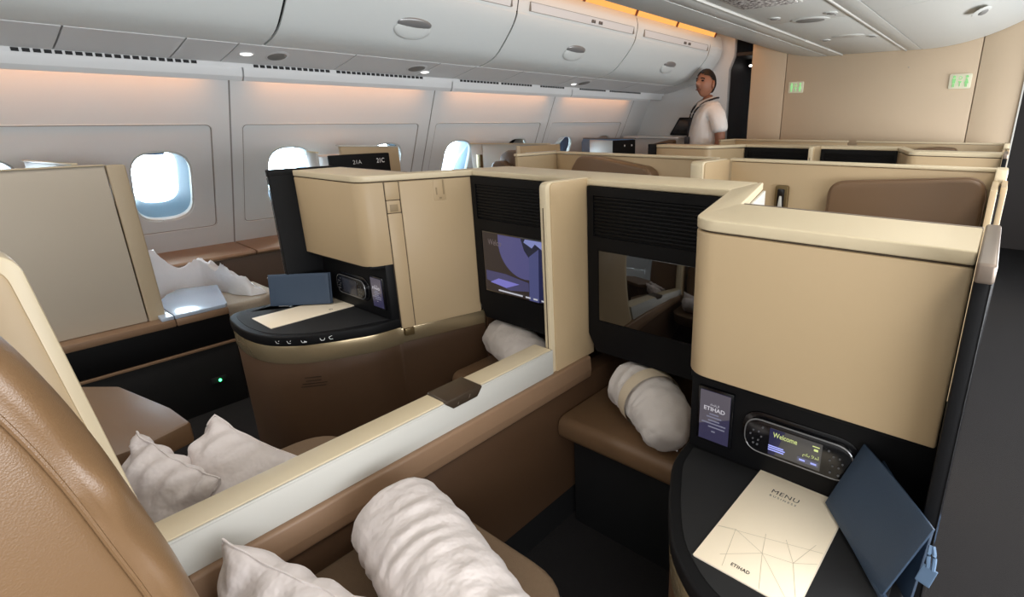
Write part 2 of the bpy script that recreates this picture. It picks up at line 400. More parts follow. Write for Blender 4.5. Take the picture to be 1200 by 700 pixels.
# centre bin handle, right
h = thing('centre_bin_handle', (-.21, 4.1, 1.90), 'dark recessed latch on the right hand curved ceiling bin', 'handle')
part('cup', CEILM, h, lambda bm: bmesh.ops.create_uvsphere(bm, u_segments=16, v_segments=10, radius=1, matrix=Matrix.Translation((-.24, 3.85, 1.885)) @ Matrix.Rotation(-.42, 4, 'Y') @ Matrix.Diagonal((.05, .10, .006, 1))))
part('latch', GREYP, h, lambda bm: bmesh.ops.create_uvsphere(bm, u_segments=16, v_segments=10, radius=1, matrix=Matrix.Translation((-.232, 3.86, 1.884)) @ Matrix.Rotation(-.42, 4, 'Y') @ Matrix.Diagonal((.026, .06, .009, 1))))

# left cove; panels given their own orange glow instead of hidden LED strips
covep = bez((-2.455, 2.085), (-2.38, 2.27), (-2.04, 2.32), 10)
CL = ['orange cove light panel nearest the beige bulkhead', 'orange cove light panel second from the beige bulkhead', 'orange cove light panel third from the beige bulkhead',
      'orange cove light panel fourth from the beige bulkhead, cut by the top edge']
for i, (b, a) in enumerate(zip([5.10, 4.34, 3.705, 3.07], [4.34, 3.705, 3.07, 1.80])):
    o = extr('cove_light', ORANGE, None, covep, a+.012, b-.012, .01)
    tag(o, CL[i], 'light', 'orange cove light panels')
for y in [1.80, 3.07, 3.705, 4.34, 5.09]:
    extr('cove_rib', mat('rib', srgb(150, 90, 60), .6), ceil, [(x+.004, z-.004) for x, z in covep], y-.013, y+.013, .02)
area('cove_wash', (-2.2, 2.3, 2.22), (0, radians(-40), 0), .10, 5.4, 2.2, (1, .48, .16))

# overhead bins on the left
doorp = [(-2.83, 1.650), (-2.745, 1.668), (-2.66, 1.702), (-2.58, 1.768), (-2.507, 1.842), (-2.470, 1.890), (-2.453, 1.922)]
def smoothp(p, n=3):
    out = []
    for i in range(len(p)-1):
        p0 = p[max(i-1, 0)]; p1 = p[i]; p2 = p[i+1]; p3 = p[min(i+2, len(p)-1)]
        for k in range(n):
            t = k/n
            out.append(tuple(.5*((2*p1[j])+(-p0[j]+p2[j])*t+(2*p0[j]-5*p1[j]+4*p2[j]-p3[j])*t*t+(-p0[j]+3*p1[j]-3*p2[j]+p3[j])*t**3) for j in (0, 1)))
    out.append(p[-1]); return out
doorp = smoothp(doorp)
binlab = ['large curved white overhead bin door at far left of the row', 'curved white overhead bin with the biggest oval handle above the left cabinet',
          'curved white overhead bin second from the front bulkhead', 'curved white overhead bin nearest the front bulkhead', 'curved white overhead bin behind the camera end of the row']
def side_bin(y0, y1, lb, hy):
    t = thing('overhead_bin', (-2.7, (y0+y1)/2, 1.65), lb, 'overhead bin', 'overhead bins above the windows')
    extr('door', BINM, t, doorp, y0+.006, y1-.006, .012)
    extr('upper_fascia', BINM, t, [(-2.452, 1.932), (-2.437, 1.985), (-2.435, 2.02), (-2.445, 2.06), (-2.463, 2.09)], y0+.004, y1-.004, .006)
    bm = NB(); v = [bm.verts.new(p) for p in ((-2.47, y0+.004, 1.90), (-2.47, y1-.004, 1.90), (-2.47, y1-.004, 1.95), (-2.47, y0+.004, 1.95))]; bm.faces.new(v)
    finish(bm, 'door_gap', MATTE, t)
    bm = NB(); pts = [(x-.022, z+.012) for x, z in doorp]+[(-2.475, 2.08), (-3.0, 2.08), (-3.2, 1.70)]
    prism(bm, pts, y0+.0005, y1-.0005, 'y'); finish(bm, 'bin_body', MATTE, t)
    # label rail
    rail = extr('label_rail', PSUM, t, [(-2.443, 1.948), (-2.431, 1.985), (-2.430, 1.992)], y0+.10, y1-.06, .004)
    def fr(bm):
        for yy0, yy1, z0, z1 in ((y0+.095, y1-.055, 1.944, 1.9465), (y0+.095, y1-.055, 1.993, 1.9955)):
            x = -2.441 if z0 < 1.96 else -2.4295
            box(bm, x-.003, x+.002, yy0, yy1, z0, z1)
        for yy in (y0+.095, y1-.058): box(bm, -2.445, -2.429, yy, yy+.003, 1.946, 1.994)
    part('rail_outline', mat('rail_line', srgb(150, 148, 142), .6), t, fr)
    def marks(bm):
        for yy in (hy+.03, hy+.11):
            prism(bm, [(yy, 1.958), (yy+.022, 1.958), (yy+.024, 1.978), (yy+.002, 1.978)], -2.436, -2.430, 'x')
            prism(bm, [(yy+.03, 1.958), (yy+.038, 1.958), (yy+.040, 1.978), (yy+.032, 1.978)], -2.436, -2.430, 'x')
    if hy > 2: part('row_marking', mat('row_print', srgb(96, 94, 92), .6), t, marks)
    if hy:
        # handle: oval dish and paddle on the curved door
        c = Vector((-2.565, hy, 1.783)); rot = Matrix.Rotation(radians(-45), 4, 'Y')
        def dish(bm):
            bmesh.ops.create_uvsphere(bm, u_segments=22, v_segments=10, radius=1, matrix=Matrix.Translation(c+Vector((-.012, 0, -.018))) @ rot @ Matrix.Diagonal((.058, .105, .012, 1)))
        part('handle_dish', BINM, t, dish)
        hd = part('handle', mat('handle_grey', srgb(150, 150, 150), .3, metal=.4), t, lambda bm: bmesh.ops.create_uvsphere(bm, u_segments=22, v_segments=10, radius=1, matrix=Matrix.Translation(c+Vector((.012, 0, .008))) @ rot @ Matrix.Diagonal((.036, .10, .013, 1))), label='grey oval handle')
    return t
HY = [0, .48, 1.80, 3.10, 4.42]
for i in range(5):
    side_bin(JY[i], JY[i+1], [binlab[4], binlab[0], binlab[1], binlab[2], binlab[3]][i], HY[i])
# bin end closure by the bulkhead
tr = extr('trim_1', BINM, None, doorp+[(-2.437, 1.985), (-2.463, 2.09)], 4.98, 5.25, .012); tr['kind'] = 'structure'
# service strip (PSU) under the bins
ps = thing('trim_2', (-2.95, 1, 1.6), None, None, None, 'structure')
PJ = [-1.37, -.6, -.1, .506, .879, 1.074, 1.62, 2.149, 2.425, 2.85, 3.45, 3.70, 4.35, 4.97, 5.29]
strip = lambda: [(-3.095, 1.585), (-2.84, 1.645)]
for a, b in zip(PJ, PJ[1:]): extr('service_panel', PSUM, ps, [(-3.095, 1.590), (-2.965, 1.617), (-2.835, 1.648)], a+.003, b-.003, .01)
for a, b in zip(JY, JY[1:]): extr('valance', PSUM, ps, [(-3.155, 1.512), (-3.128, 1.511), (-3.112, 1.53), (-3.106, 1.555), (-3.103, 1.574)], a+.004, b-.004, .010)
extr('strip_backing', SEAM, ps, [(-3.10, 1.603), (-2.965, 1.631), (-2.83, 1.662)], -3.1, 5.25, .004)
extr('valance_backing', PSUM, ps, [(-3.150, 1.525), (-3.125, 1.528), (-3.112, 1.60)], -3.1, 5.25, .012)
def vents(bm):
    for a, b in ((-.08, .36), (.39, 1.0), (1.22, 1.62), (1.64, 2.20), (2.5, 2.86), (2.88, 3.2), (3.3, 3.6), (3.8, 4.2), (4.25, 4.8)):
        y = a
        while y < b-.02:
            box(bm, -3.103, -3.0965, y, y+.021, 1.575, 1.5885); y += .030
vt = part('vent_slots', MATTE, ps, vents); vt['kind'] = 'stuff'
bm = NB(); box(bm, -3.108, -3.100, -3.1, 5.25, 1.572, 1.592); finish(bm, 'vent_rail', PSUM, ps)
def small_on_strip(name, y, x, rx, ry, m, lb, cat, grp, em=None):
    z = 1.648+(x+2.835)*(.058/.26); rot = Matrix.Rotation(-math.atan(.058/.26), 4, 'Y')
    t = thing(name, (x, y, z), lb, cat, grp)
    part('rim', PSUM, t, lambda bm: bmesh.ops.create_uvsphere(bm, u_segments=20, v_segments=8, radius=1, matrix=Matrix.Translation((x, y, z)) @ rot @ Matrix.Diagonal((rx*1.3, ry*1.3, .006, 1))))
    part('lens' if em else 'grille', em or m, t, lambda bm: bmesh.ops.create_uvsphere(bm, u_segments=20, v_segments=8, radius=1, matrix=Matrix.Translation((x, y, z-.003)) @ rot @ Matrix.Diagonal((rx, ry, .007, 1))))
G1 = 'service strip speakers'; G2 = 'service strip reading lamps'
LAMP = emis('reading_lens', (1, .98, .95, 1), 1.6)
small_on_strip('strip_speaker', 1.275, -2.95, .055, .042, GREYP, 'grey oval speaker under the joint of the two left bins', 'speaker', G1)
small_on_strip('strip_speaker', 2.06, -2.95, .055, .05, GREYP, 'grey oval speaker below the bin with the biggest handle', 'speaker', G1)
small_on_strip('strip_speaker', 3.68, -2.95, .055, .05, GREYP, 'grey oval speaker below the two front bins', 'speaker', G1)
small_on_strip('strip_lamp', 1.14, -2.95, .022, .028, GREYP, 'small lit reading lamp left of the speaker at bin joint', 'light', G2, LAMP)
small_on_strip('strip_lamp', 2.15, -3.0, .022, .028, GREYP, 'small lit reading lamp below the bin with the biggest handle', 'light', G2, LAMP)
small_on_strip('strip_lamp', 3.60, -3.0, .022, .028, GREYP, 'small lit reading lamp below the two front bins', 'light', G2, LAMP)
for a, b in zip(JY[1:], JY[2:]):
    area('wall_wash', (-3.215, (a+b)/2, 1.585), (0, radians(32), 0), .02, b-a-.22, 0.80, (1, .40, .12)).data.spread = radians(95)

# lavatory signs on bulkhead
GREEN = emis('sign_green', (.36, .85, .32, 1), .75); SIGNP = mat('sign_plate', srgb(226, 222, 196), .4)
def lav(x0, x1, z0, z1, lb):
    t = thing('lavatory_sign', ((x0+x1)/2, 5.09, (z0+z1)/2), lb, 'sign', 'lit lavatory signs')
    pl = pprism('sign_plate', SIGNP, t, rpoly([(x0, z0), (x1, z0), (x1, z1), (x0, z1)], .012, 4), 5.088, 5.10, 'y', .002)
    W = x1-x0; H = z1-z0
    def fig(cx, woman):
        def f(bm):
            hr = H*.09; zc = z0+H*.80
            prism(bm, [(cx+hr*cos(k*pi/6), zc+hr*sin(k*pi/6)) for k in range(12)], 5.084, 5.089, 'y')
            if woman: prism(bm, [(cx-W*.03, zc-hr*1.3), (cx+W*.03, zc-hr*1.3), (cx+W*.10, z0+H*.35), (cx-W*.10, z0+H*.35)], 5.084, 5.089, 'y')
            else: prism(bm, [(cx-W*.085, zc-hr*1.3), (cx+W*.085, zc-hr*1.3), (cx+W*.065, z0+H*.38), (cx-W*.065, z0+H*.38)], 5.084, 5.089, 'y')
            for s in (-1, 1): prism(bm, [(cx+s*W*.008, z0+H*.37), (cx+s*W*.05, z0+H*.37), (cx+s*W*.05, z0+H*.12), (cx+s*W*.008, z0+H*.12)][::s], 5.084, 5.089, 'y')
        return f
    part('man_figure', GREEN, t, fig(x0+W*.22, False)); part('woman_figure', GREEN, t, fig(x0+W*.79, True))
    def mid(bm):
        cx = (x0+x1)/2
        prism(bm, [(cx-W*.09, z0+H*.50), (cx+W*.09, z0+H*.50), (cx+W*.02, z0+H*.36), (cx+W*.02, z0+H*.15), (cx-W*.02, z0+H*.15), (cx-W*.02, z0+H*.36)], 5.084, 5.089, 'y')
    part('basin_figure', GREEN, t, mid)
    part('ring_figure', GREEN, t, lambda bm: tube(bm, [((x0+x1)/2+W*.07*cos(k*pi/8), 5.087, z0+H*.72+W*.07*sin(k*pi/8)) for k in range(16)], .0022, 5, closed=True))
lav(-1.69, -1.557, 1.549, 1.645, 'small green lit lavatory sign at left side of the beige bulkhead')
lav(-.443, -.297, 1.54, 1.648, 'green lit lavatory sign at right side of the beige bulkhead')
# tv on the white front wall and counter
tv = thing('wall_screen', (-2.85, 5.25, 1.15), 'dark wall screen with slanted side behind the standing man', 'screen')
pprism('screen_housing', BLACK, tv, rpoly([(-3.03, 1.16), (-2.55, 1.16), (-2.55, 1.345), (-2.91, 1.345)], .012, 4), 5.275, 5.30, 'y', .004)
pprism('screen_glass', BLACKG, tv, [(-3.0, 1.175), (-2.56, 1.175), (-2.56, 1.33), (-2.905, 1.33)], 5.27, 5.277, 'y', .002)

# ------------------------------------------------------------------ centre suites
def console(s, dy, front, lab, detail=True, name='side_console'):
    """cabinet with table; written for the right hand one, mirrored for s=-1"""
    fx = lambda x: XC+s*(x-XC)
    dF = front-.823
    P = lambda pts: [(fx(x), y+dy+dF*max(0, min(1, (1.244-y)/.42))) for x, y in pts]
    t = thing(name, (fx(-.22), .95+dy, 0), lab, 'console', 'side consoles of the centre suites')
    body = P([(-.419, .823), (-.005, .816), (-.005, 1.008), (-.416, 1.03), (-.470, 1.244), (-.525, 1.244)])
    pprism('cabinet', CREAM, t, rpoly(body, [.06, .006, .004, .01, 0, 0], 8), .848, 1.1235, bevel=.004, seg=2)
    cap = P([(-.419, .823), (-.005, .816), (-.005, 1.006), (-.416, 1.03), (-.519, 1.431), (-.530, 1.431), (-.532, 1.244)])
    pprism('cap', CAP, t, rpoly(cap, [.06, .004, .004, .006, .03, 0, 0], 8), 1.127, 1.147, bevel=.005, seg=3)
    pprism('seam', SEAM, t, rpoly(P([(-.414, .828), (-.010, .821), (-.010, 1.0), (-.42, 1.02), (-.525, 1.24)]), [.055, 0, 0, 0, 0], 6), 1.12, 1.13, bevel=0)
    pprism('inner_face', PALE, t, P([(-.420, 1.032), (-.412, 1.032), (-.509, 1.425), (-.517, 1.425)]), .5, 1.126, bevel=.002)
    pprism('inner_face', PALE, t, P([(-.416, 1.012), (-.008, 1.010), (-.008, 1.016), (-.416, 1.034)]), .3, 1.124, bevel=.002)
    pprism('inner_edge', GRAYT, t, P([(-.412, 1.0315), (-.005, 1.0075), (-.005, 1.013), (-.412, 1.0375)]), 1.128, 1.1475, bevel=.001, label='gray metal edge strip')
    # aisle side panel
    sp_ = pbox('side_panel', BLACK, t, fx(-.003), fx(.016), (.75 if s > 0 else .785)+dy, 1.012+dy, .02, 1.135, .004, label='black aisle side panel')
    pbox('side_cap', GRAYT if s > 0 else BLACK, t, fx(-.003), fx(.017), (.722 if s > 0 else .783)+dy, 1.014+dy, 1.128, 1.153, .004, label='gray metal cap rail' if s > 0 else None, seg=3)
    pbox('edge_strip', CHROME, t, fx(.016), fx(.0175), (.748 if s > 0 else .784)+dy, (.753 if s > 0 else .786)+dy, .25 if s > 0 else .70, 1.125, 0, label='thin bright metal edge')
    if not detail: return t
    # control recess
    pprism('control_panel', BLACK, t, P([(-.4335, .880), (-.003, .874), (-.003, .99), (-.30, .99), (-.4404, .910)]), .64, .849, bevel=.003, label='black control panel')
    pprism('under_cabinet', BLACK, t, P([(-.412, .832), (-.006, .825), (-.006, .90), (-.438, .90)]), .838, .850, bevel=.002)
    # door behind, on the inclined inner side
    def incl(y): return -.419+(y-.823)/(1.244-.823)*(-.525+.419)
    dpts = lambda y0, y1, o0, o1: P([(incl(y0)-o1, y0), (incl(y1)-o1, y1), (incl(y1)-o0, y1), (incl(y0)-o0, y0)])
    pprism('door_gap', SEAM, t, dpts(.9095, 1.238, -.02, .0012), .614, 1.1225, bevel=0)
    pprism('door', CREAM, t, dpts(.963, 1.236, -.02, .004), .612, 1.1225, bevel=.0025)
    pprism('door_strip', CREAM, t, dpts(.912, .960, -.02, .004), .612, 1.02, bevel=.002)
    pprism('door_strip', CREAM, t, dpts(.912, .960, -.02, .004), 1.065, 1.1225, bevel=.002)
    lt = pprism('door_latch', CREAM, t, dpts(.9125, .9595, -.02, .003), 1.022, 1.063, bevel=.002)
    sub('latch_cup', mat('latch_shadow', srgb(150, 130, 98), .5), lt, lambda bm: prism(bm, dpts(.922, .950, 0, .0042), 1.026, 1.050), .001)
    hk = pprism('coat_hook', CREAM, t, rpoly([(0, 0), (.042, 0), (.042, .075), (0, .075)], .006, 3) if False else dpts(1.085, 1.130, -.01, .0055), 1.050, 1.1225, bevel=.0015)
    sub('hook_recess', mat('latch_shadow', srgb(150, 130, 98), .5), hk, lambda bm: (prism(bm, dpts(1.092, 1.096, 0, .0075), 1.070, 1.095), prism(bm, dpts(1.119, 1.124, 0, .0075), 1.070, 1.12), prism(bm, dpts(1.104, 1.112, 0, .0072), 1.056, 1.061)), 0)
    pprism('band_button', DBRONZE, t, dpts(.918, .952, -.01, .010), .585, .612, bevel=.002, label='dark bronze button')
    # table
    arc = [(-.441, .915), (-.438, .86), (-.428, .80), (-.400, .74), (-.374, .690), (-.330, .622), (-.285, .580), (-.240, .553), (-.18, .535), (-.10, .528), (-.02, .533), (.05, .545), (.085, .565), (.104, .60), (.104, .66), (.085, .72), (.02, .752), (-.003, .752), (-.003, .90)] if s < 0 else \
          [(-.441, .915), (-.438, .86), (-.428, .80), (-.400, .74), (-.374, .690), (-.330, .622), (-.285, .580), (-.240, .553), (-.18, .535), (-.10, .528), (-.04, .533), (-.012, .56), (-.003, .60), (-.003, .90)]
    sarc = smoothp(arc, 3)
    def inset(pts, d):
        c = Vector((-.2, .78)); out = []
        n = len(pts)
        for i, p in enumerate(pts):
            a = Vector(pts[i-1]); b = Vector(pts[(i+1) % n]); tn = (b-a); tn.normalize(); nn = Vector((-tn.y, tn.x))
            q = Vector(p)
            if nn.dot(c-q) < 0: nn = -nn
            out.append(tuple(q+nn*d))
        return out
    ia = inset(sarc, .022)
    lo_ = [p for p, q in zip(ia, sarc) if q[1] < .835 and (s > 0 and q[0] < -.03 or s < 0 and q[0] < .10 and q[1] < .74)]
    lo_ = [p for p in lo_ if p[0] < (.08 if s < 0 else -.02)]
    matpts = [(-.418, .872)]+lo_+([(-.022, .60), (-.022, .872)] if s > 0 else [(.062, .60), (.062, .66), (.03, .715), (-.02, .73), (-.022, .872)])
    tt = pprism('table_top', BLACK, t, P(sarc), .617, .652, bevel=.007, seg=3, label='black D shaped table top')
    sub('table_mat', MATTE, tt, lambda bm: prism(bm, P([(min(max(x, -.425), .09 if s < 0 else -.018), min(y, .873)) for x, y in sarc[1:-1] if True] if False else matpts), .6515, .6535), .0005, label='matte black inlay')
    pprism('table_band', BRONZE, t, P(inset(sarc, .004)), .553, .618, bevel=.004, label='bronze metal band')
    pprism('table_base', BROWN, t, P(inset(sarc, .007)), .0, .554, bevel=.004, label='brown curved base')
    pprism('inner_band', BRONZE, t, dpts(.90, 1.256, -.06, -.004), .556, .612, bevel=.004, label='bronze band below the door')
    pprism('inner_base', BROWN, t, dpts(.90, 1.256, -.06, -.007), .0, .556, bevel=.003)
    # small seat control icons on the table edge
    # info screen and handset
    yp = lambda x: P([(x, .878)])[0][1]
    yy = yp(-.38)
    sx0, sx1 = fx(-.408), fx(-.344); a, b = min(sx0, sx1), max(sx0, sx1); cx = (a+b)/2
    if s > 0: z0, z1 = .684, .795
    else: z0, z1 = .690, .795
    info = pbox('info_screen', BLACKG, t, a-.006, b+.006, yy-.006, yy+.01, z0-.006, z1+.006, .002)
    sub('screen_image', emis('info_image', (.026, .023, .058, 1) if s > 0 else (.026, .023, .058, 1), 1.0), info, lambda bm: (box(bm, a, b, yy-.0075, yy-.005, z0, z1)), 0)
    sub('screen_glow', emis('info_glow', (.080, .070, .088, 1), 1.0), info, lambda bm: prism(bm, [(a, z1), (b, z1), (b, z0+(z1-z0)*.55), (a, z0+(z1-z0)*.30)], yy-.0085, yy-.0075, 'y'), 0)
    WT = emis('screen_text', (.50, .48, .52, 1), 1.0); WD = emis('screen_text_dim', (.16, .16, .22, 1), 1.0)
    H = z1-z0
    T = lambda x, z: Matrix.Translation((x, yy-.0095, z)) @ FACE_S
    stext('ETIHAD', .0125, T(cx, z0+H*.66), WT, info, width=.045, bold=.0002)
    if ARAB: stext('\u0627\u0644\u0627\ufe97\ufea4\ufe8e\u062f'[::-1], .011, T(cx, z0+H*.755), WT, info, width=.020, font=ARAB)
    def lines(bm):
        for zz, ww, off in ((.56, .3, 0), (.50, .5, 0), (.43, .38, 0), (.37, .8, 0), (.30, .55, .1), (.21, .12, 0)):
            box(bm, cx-(b-a)*(ww/2-off), cx+(b-a)*(ww/2+off), yy-.0095, yy-.0085, z0+H*zz-.0012, z0+H*zz+.0012)
    sub('caption_lines', WD, info, lines)
    hx0, hx1 = (fx(-.308), fx(-.115)); a, b = min(hx0, hx1), max(hx0, hx1); zc = .738; hh = .034
    y2 = yp(-.21)
    stad = lambda d: rpoly([(a-d, zc-hh-d), (b+d, zc-hh-d), (b+d, zc+hh+d), (a-d, zc+hh+d)], hh+d-.002, 8)
    pprism('handset_dock', BLACKG, t, stad(.011), y2-.004, y2+.01, 'y', .003)
    hs = pprism('handset', BLACKG, t, stad(0), y2-.016, y2, 'y', .004)
    sub('handset_rim', mat('rim_silver', srgb(150, 150, 152), .3, metal=.7), hs, lambda bm: tube(bm, [(u, y2-.013, v) for u, v in stad(.0005)], .0016, 6, closed=True), label='silver rim')
    # handset screen
    q0, q1 = a+(b-a)*.25, a+(b-a)*.735
    yq = y2-.0165
    dark = s < 0
    sub('handset_screen', emis('handset_dark', (.012, .012, .016, 1), 1) if dark else emis('handset_image', (.062, .058, .055, 1), 1.0), hs, lambda bm: box(bm, q0, q1, yq-.001, yq+.002, zc-.027, zc+.027), .0005)
    if not dark:
        sub('screen_wedge', emis('handset_blue', (.012, .012, .05, 1), 1), hs, lambda bm: prism(bm, [(q0, zc-.027), (q0+.012, zc-.027), (q0+.028, zc+.027), (q0, zc+.027)], yq-.002, yq-.001, 'y'))
        YT = emis('yellow_text', (.62, .70, .25, 1), 1.0); BT = emis('blue_text', (.38, .42, .95, 1), 1.0)
        Tq = lambda x, z: Matrix.Translation((x, yq-.0025, z)) @ FACE_S
        stext('Welcome', .0145, Tq(q0+.029, zc+.016), YT, hs, width=.044, bold=.0001)
        if ARAB: stext('\ufedc\ufe91 \ufefc\ufeeb\u0623'[::-1] if False else '\ufee2\ufedc\ufe91 \u064b\ufefc\ufeeb\u0623', .013, Tq(q1-.017, zc-.002), YT, hs, width=.028, font=ARAB)
        def bl(bm):
            for zz, x0, x1 in ((-.008, 0, .028), (-.012, 0, .031), (-.0165, .0, .029)): box(bm, q0+x0, q0+x1, yq-.003, yq-.002, zc+zz-.0013, zc+zz+.0006)
            box(bm, q1-.036, q1-.026, yq-.0035, yq-.0025, zc-.0165, zc-.0135); box(bm, q1-.016, q1-.006, yq-.0035, yq-.0025, zc-.0165, zc-.0135)
        sub('caption_lines', BT, hs, bl)
        sub('button_bar', emis('bar_grey', (.09, .09, .13, 1), 1), hs, lambda bm: box(bm, q1-.04, q1-.003, yq-.0025, yq-.001, zc-.020, zc-.0105))
        sub('clock_lines', YT, hs, lambda bm: (box(bm, q1-.016, q1-.004, yq-.003, yq-.002, zc+.0195, zc+.021), box(bm, q1-.013, q1-.006, yq-.003, yq-.002, zc+.0115, zc+.0155)))
    def btn(bm):
        lx, rx = a+(b-a)*.115, a+(b-a)*.865
        for k in range(6):
            an = k*pi/3
            for X in (lx, rx):
                cxx, czz = X+.0105*cos(an), zc+.002+.0105*sin(an)
                prism(bm, [(cxx+.0018*cos(j*pi/3), czz+.0018*sin(j*pi/3)) for j in range(6)], yq-.0012, yq+.001, 'y')
        for X, Z in ((lx+.012, zc+.022), (rx-.014, zc+.02), (rx-.008, zc-.021), (rx+.006, zc-.022), (lx-.004, zc-.016), (lx+.004, zc-.017)):
            prism(bm, [(X+.0021*cos(j*pi/3), Z+.0021*sin(j*pi/3)) for j in range(6)], yq-.0012, yq+.001, 'y')
    bt = sub('buttons', mat('button_grey', srgb(84, 84, 88), .5), hs, btn); bt['kind'] = 'stuff'
    if s > 0:
        pbox('usb_port', CHROME, t, fx(-.055), fx(-.045), yp(-.05)-.002, yp(-.05)+.004, .742, .745, 0)
        pbox('usb_port', CHROME, t, fx(-.055), fx(-.045), yp(-.05)-.002, yp(-.05)+.004, .722, .7235, 0)
        pbox('table_stud', CHROME, t, -.441, -.436, .835, .840, .652, .656, .001)
    else:
        # seat control symbols on the table edge
        def ico(bm):
            for k, x in enumerate((-1.775, -1.748, -1.718, -1.690, -1.667)):
                # follow table rim
                xr = 2*XC-x
                best = min(sarc[:40], key=lambda p: abs(p[0]-xr)); p = Vector(P([best])[0]); i = sarc.index(best)
                tn = (Vector(P([sarc[i+1]])[0])-Vector(P([sarc[i-1]])[0])).normalized()
                if tn.x < 0: tn = -tn
                nn = Vector((tn.y, -tn.x))
                def bar(u0, v0, u1, v1, wd=.0016):
                    d = Vector((u1-u0, v1-v0)); L = d.length; d /= L; q = Vector((-d.y, d.x))*wd/2
                    cs = []
                    for (uu, vv) in ((u0+q.x, v0+q.y), (u1+q.x, v1+q.y), (u1-q.x, v1-q.y), (u0-q.x, v0-q.y)):
                        b2 = p+tn*uu+nn*.0012; cs.append(bm.verts.new((b2.x, b2.y, .634+vv)))
                    bm.faces.new(cs)
                bar(-.005, -.004, .003, -.004); bar(-.005, -.004, -.008, .004)
                if k == 2: bar(0, 0, .008, -.003, .004)
                elif k == 3: bar(.003, -.004, .006, .003)
                elif k == 4: bar(-.008, .004, .002, .008)
                else: bar(.001, .002, .004, .005)
        part('seat_symbols', WHITEI, t, ico)
        def plate(bm):
            for zz, u0, u1 in ((.50, -.02, .03), (.488, -.018, .028), (.478, -.03, .045), (.468, -.035, .04)):
                for k in range(4):
                    pass
                best = min(sarc[:40], key=lambda p: abs(p[0]-(2*XC+1.72))); p = Vector(P([best])[0]); i = sarc.index(best)
                tn = (Vector(P([sarc[i+1]])[0])-Vector(P([sarc[i-1]])[0])).normalized()
                if tn.x < 0: tn = -tn
                nn = Vector((tn.y, -tn.x)); q = p-nn*.0055
                cs = [bm.verts.new((q.x+tn.x*u, q.y+tn.y*u, zz+v)) for u, v in ((u0, 0), (u1, 0), (u1, .003), (u0, .003))]; bm.faces.new(cs)
        part('printed_lines', mat('dark_print', srgb(52, 38, 28), .6), t, plate)
    return t
cr = console(1, 0, .823, 'right hand cream cabinet with lit handset and black table holding a menu')
cl = console(-1, 0, .870, 'left hand cream cabinet with door and black table holding a folder')
console(1, 2.506, .823, 'cream cabinet with dark end panel one row ahead on the right', False)
console(-1, 2.506, .870, 'cream cabinet one row ahead at the left in front of the man', False)

def screenwall(dy, lab):
    t = thing('screen_wall', (XC, 1.33+dy, 0), lab, 'partition', 'screen walls of the centre suites')
    pbox('core', CREAM, t, -1.495, -.545, 1.262+dy, 1.42+dy, .60, 1.124, .003)
    pbox('cap', CAP, t, -1.511, -.533, 1.236+dy, 1.431+dy, 1.127, 1.147, .005, seg=3)
    pbox('footwell_back', MATTE, t, -1.505, -.54, 1.70+dy, 1.72+dy, .05, .62, 0)
    pbox('footwell_side', BROWN, t, -1.53, -1.515, 1.262+dy, 1.72+dy, 0, .60, 0); pbox('footwell_side', BROWN, t, -.53, -.515, 1.262+dy, 1.72+dy, 0, .60, 0)
    pbox('footwell_roof', MATTE, t, -1.505, -.54, 1.262+dy, 1.70+dy, .60, .615, 0)
    return t
screenwall(0, 'cream wall holding the two video monitors in front of the seats'); screenwall(2.506, 'cream wall with two black monitors one row further ahead')

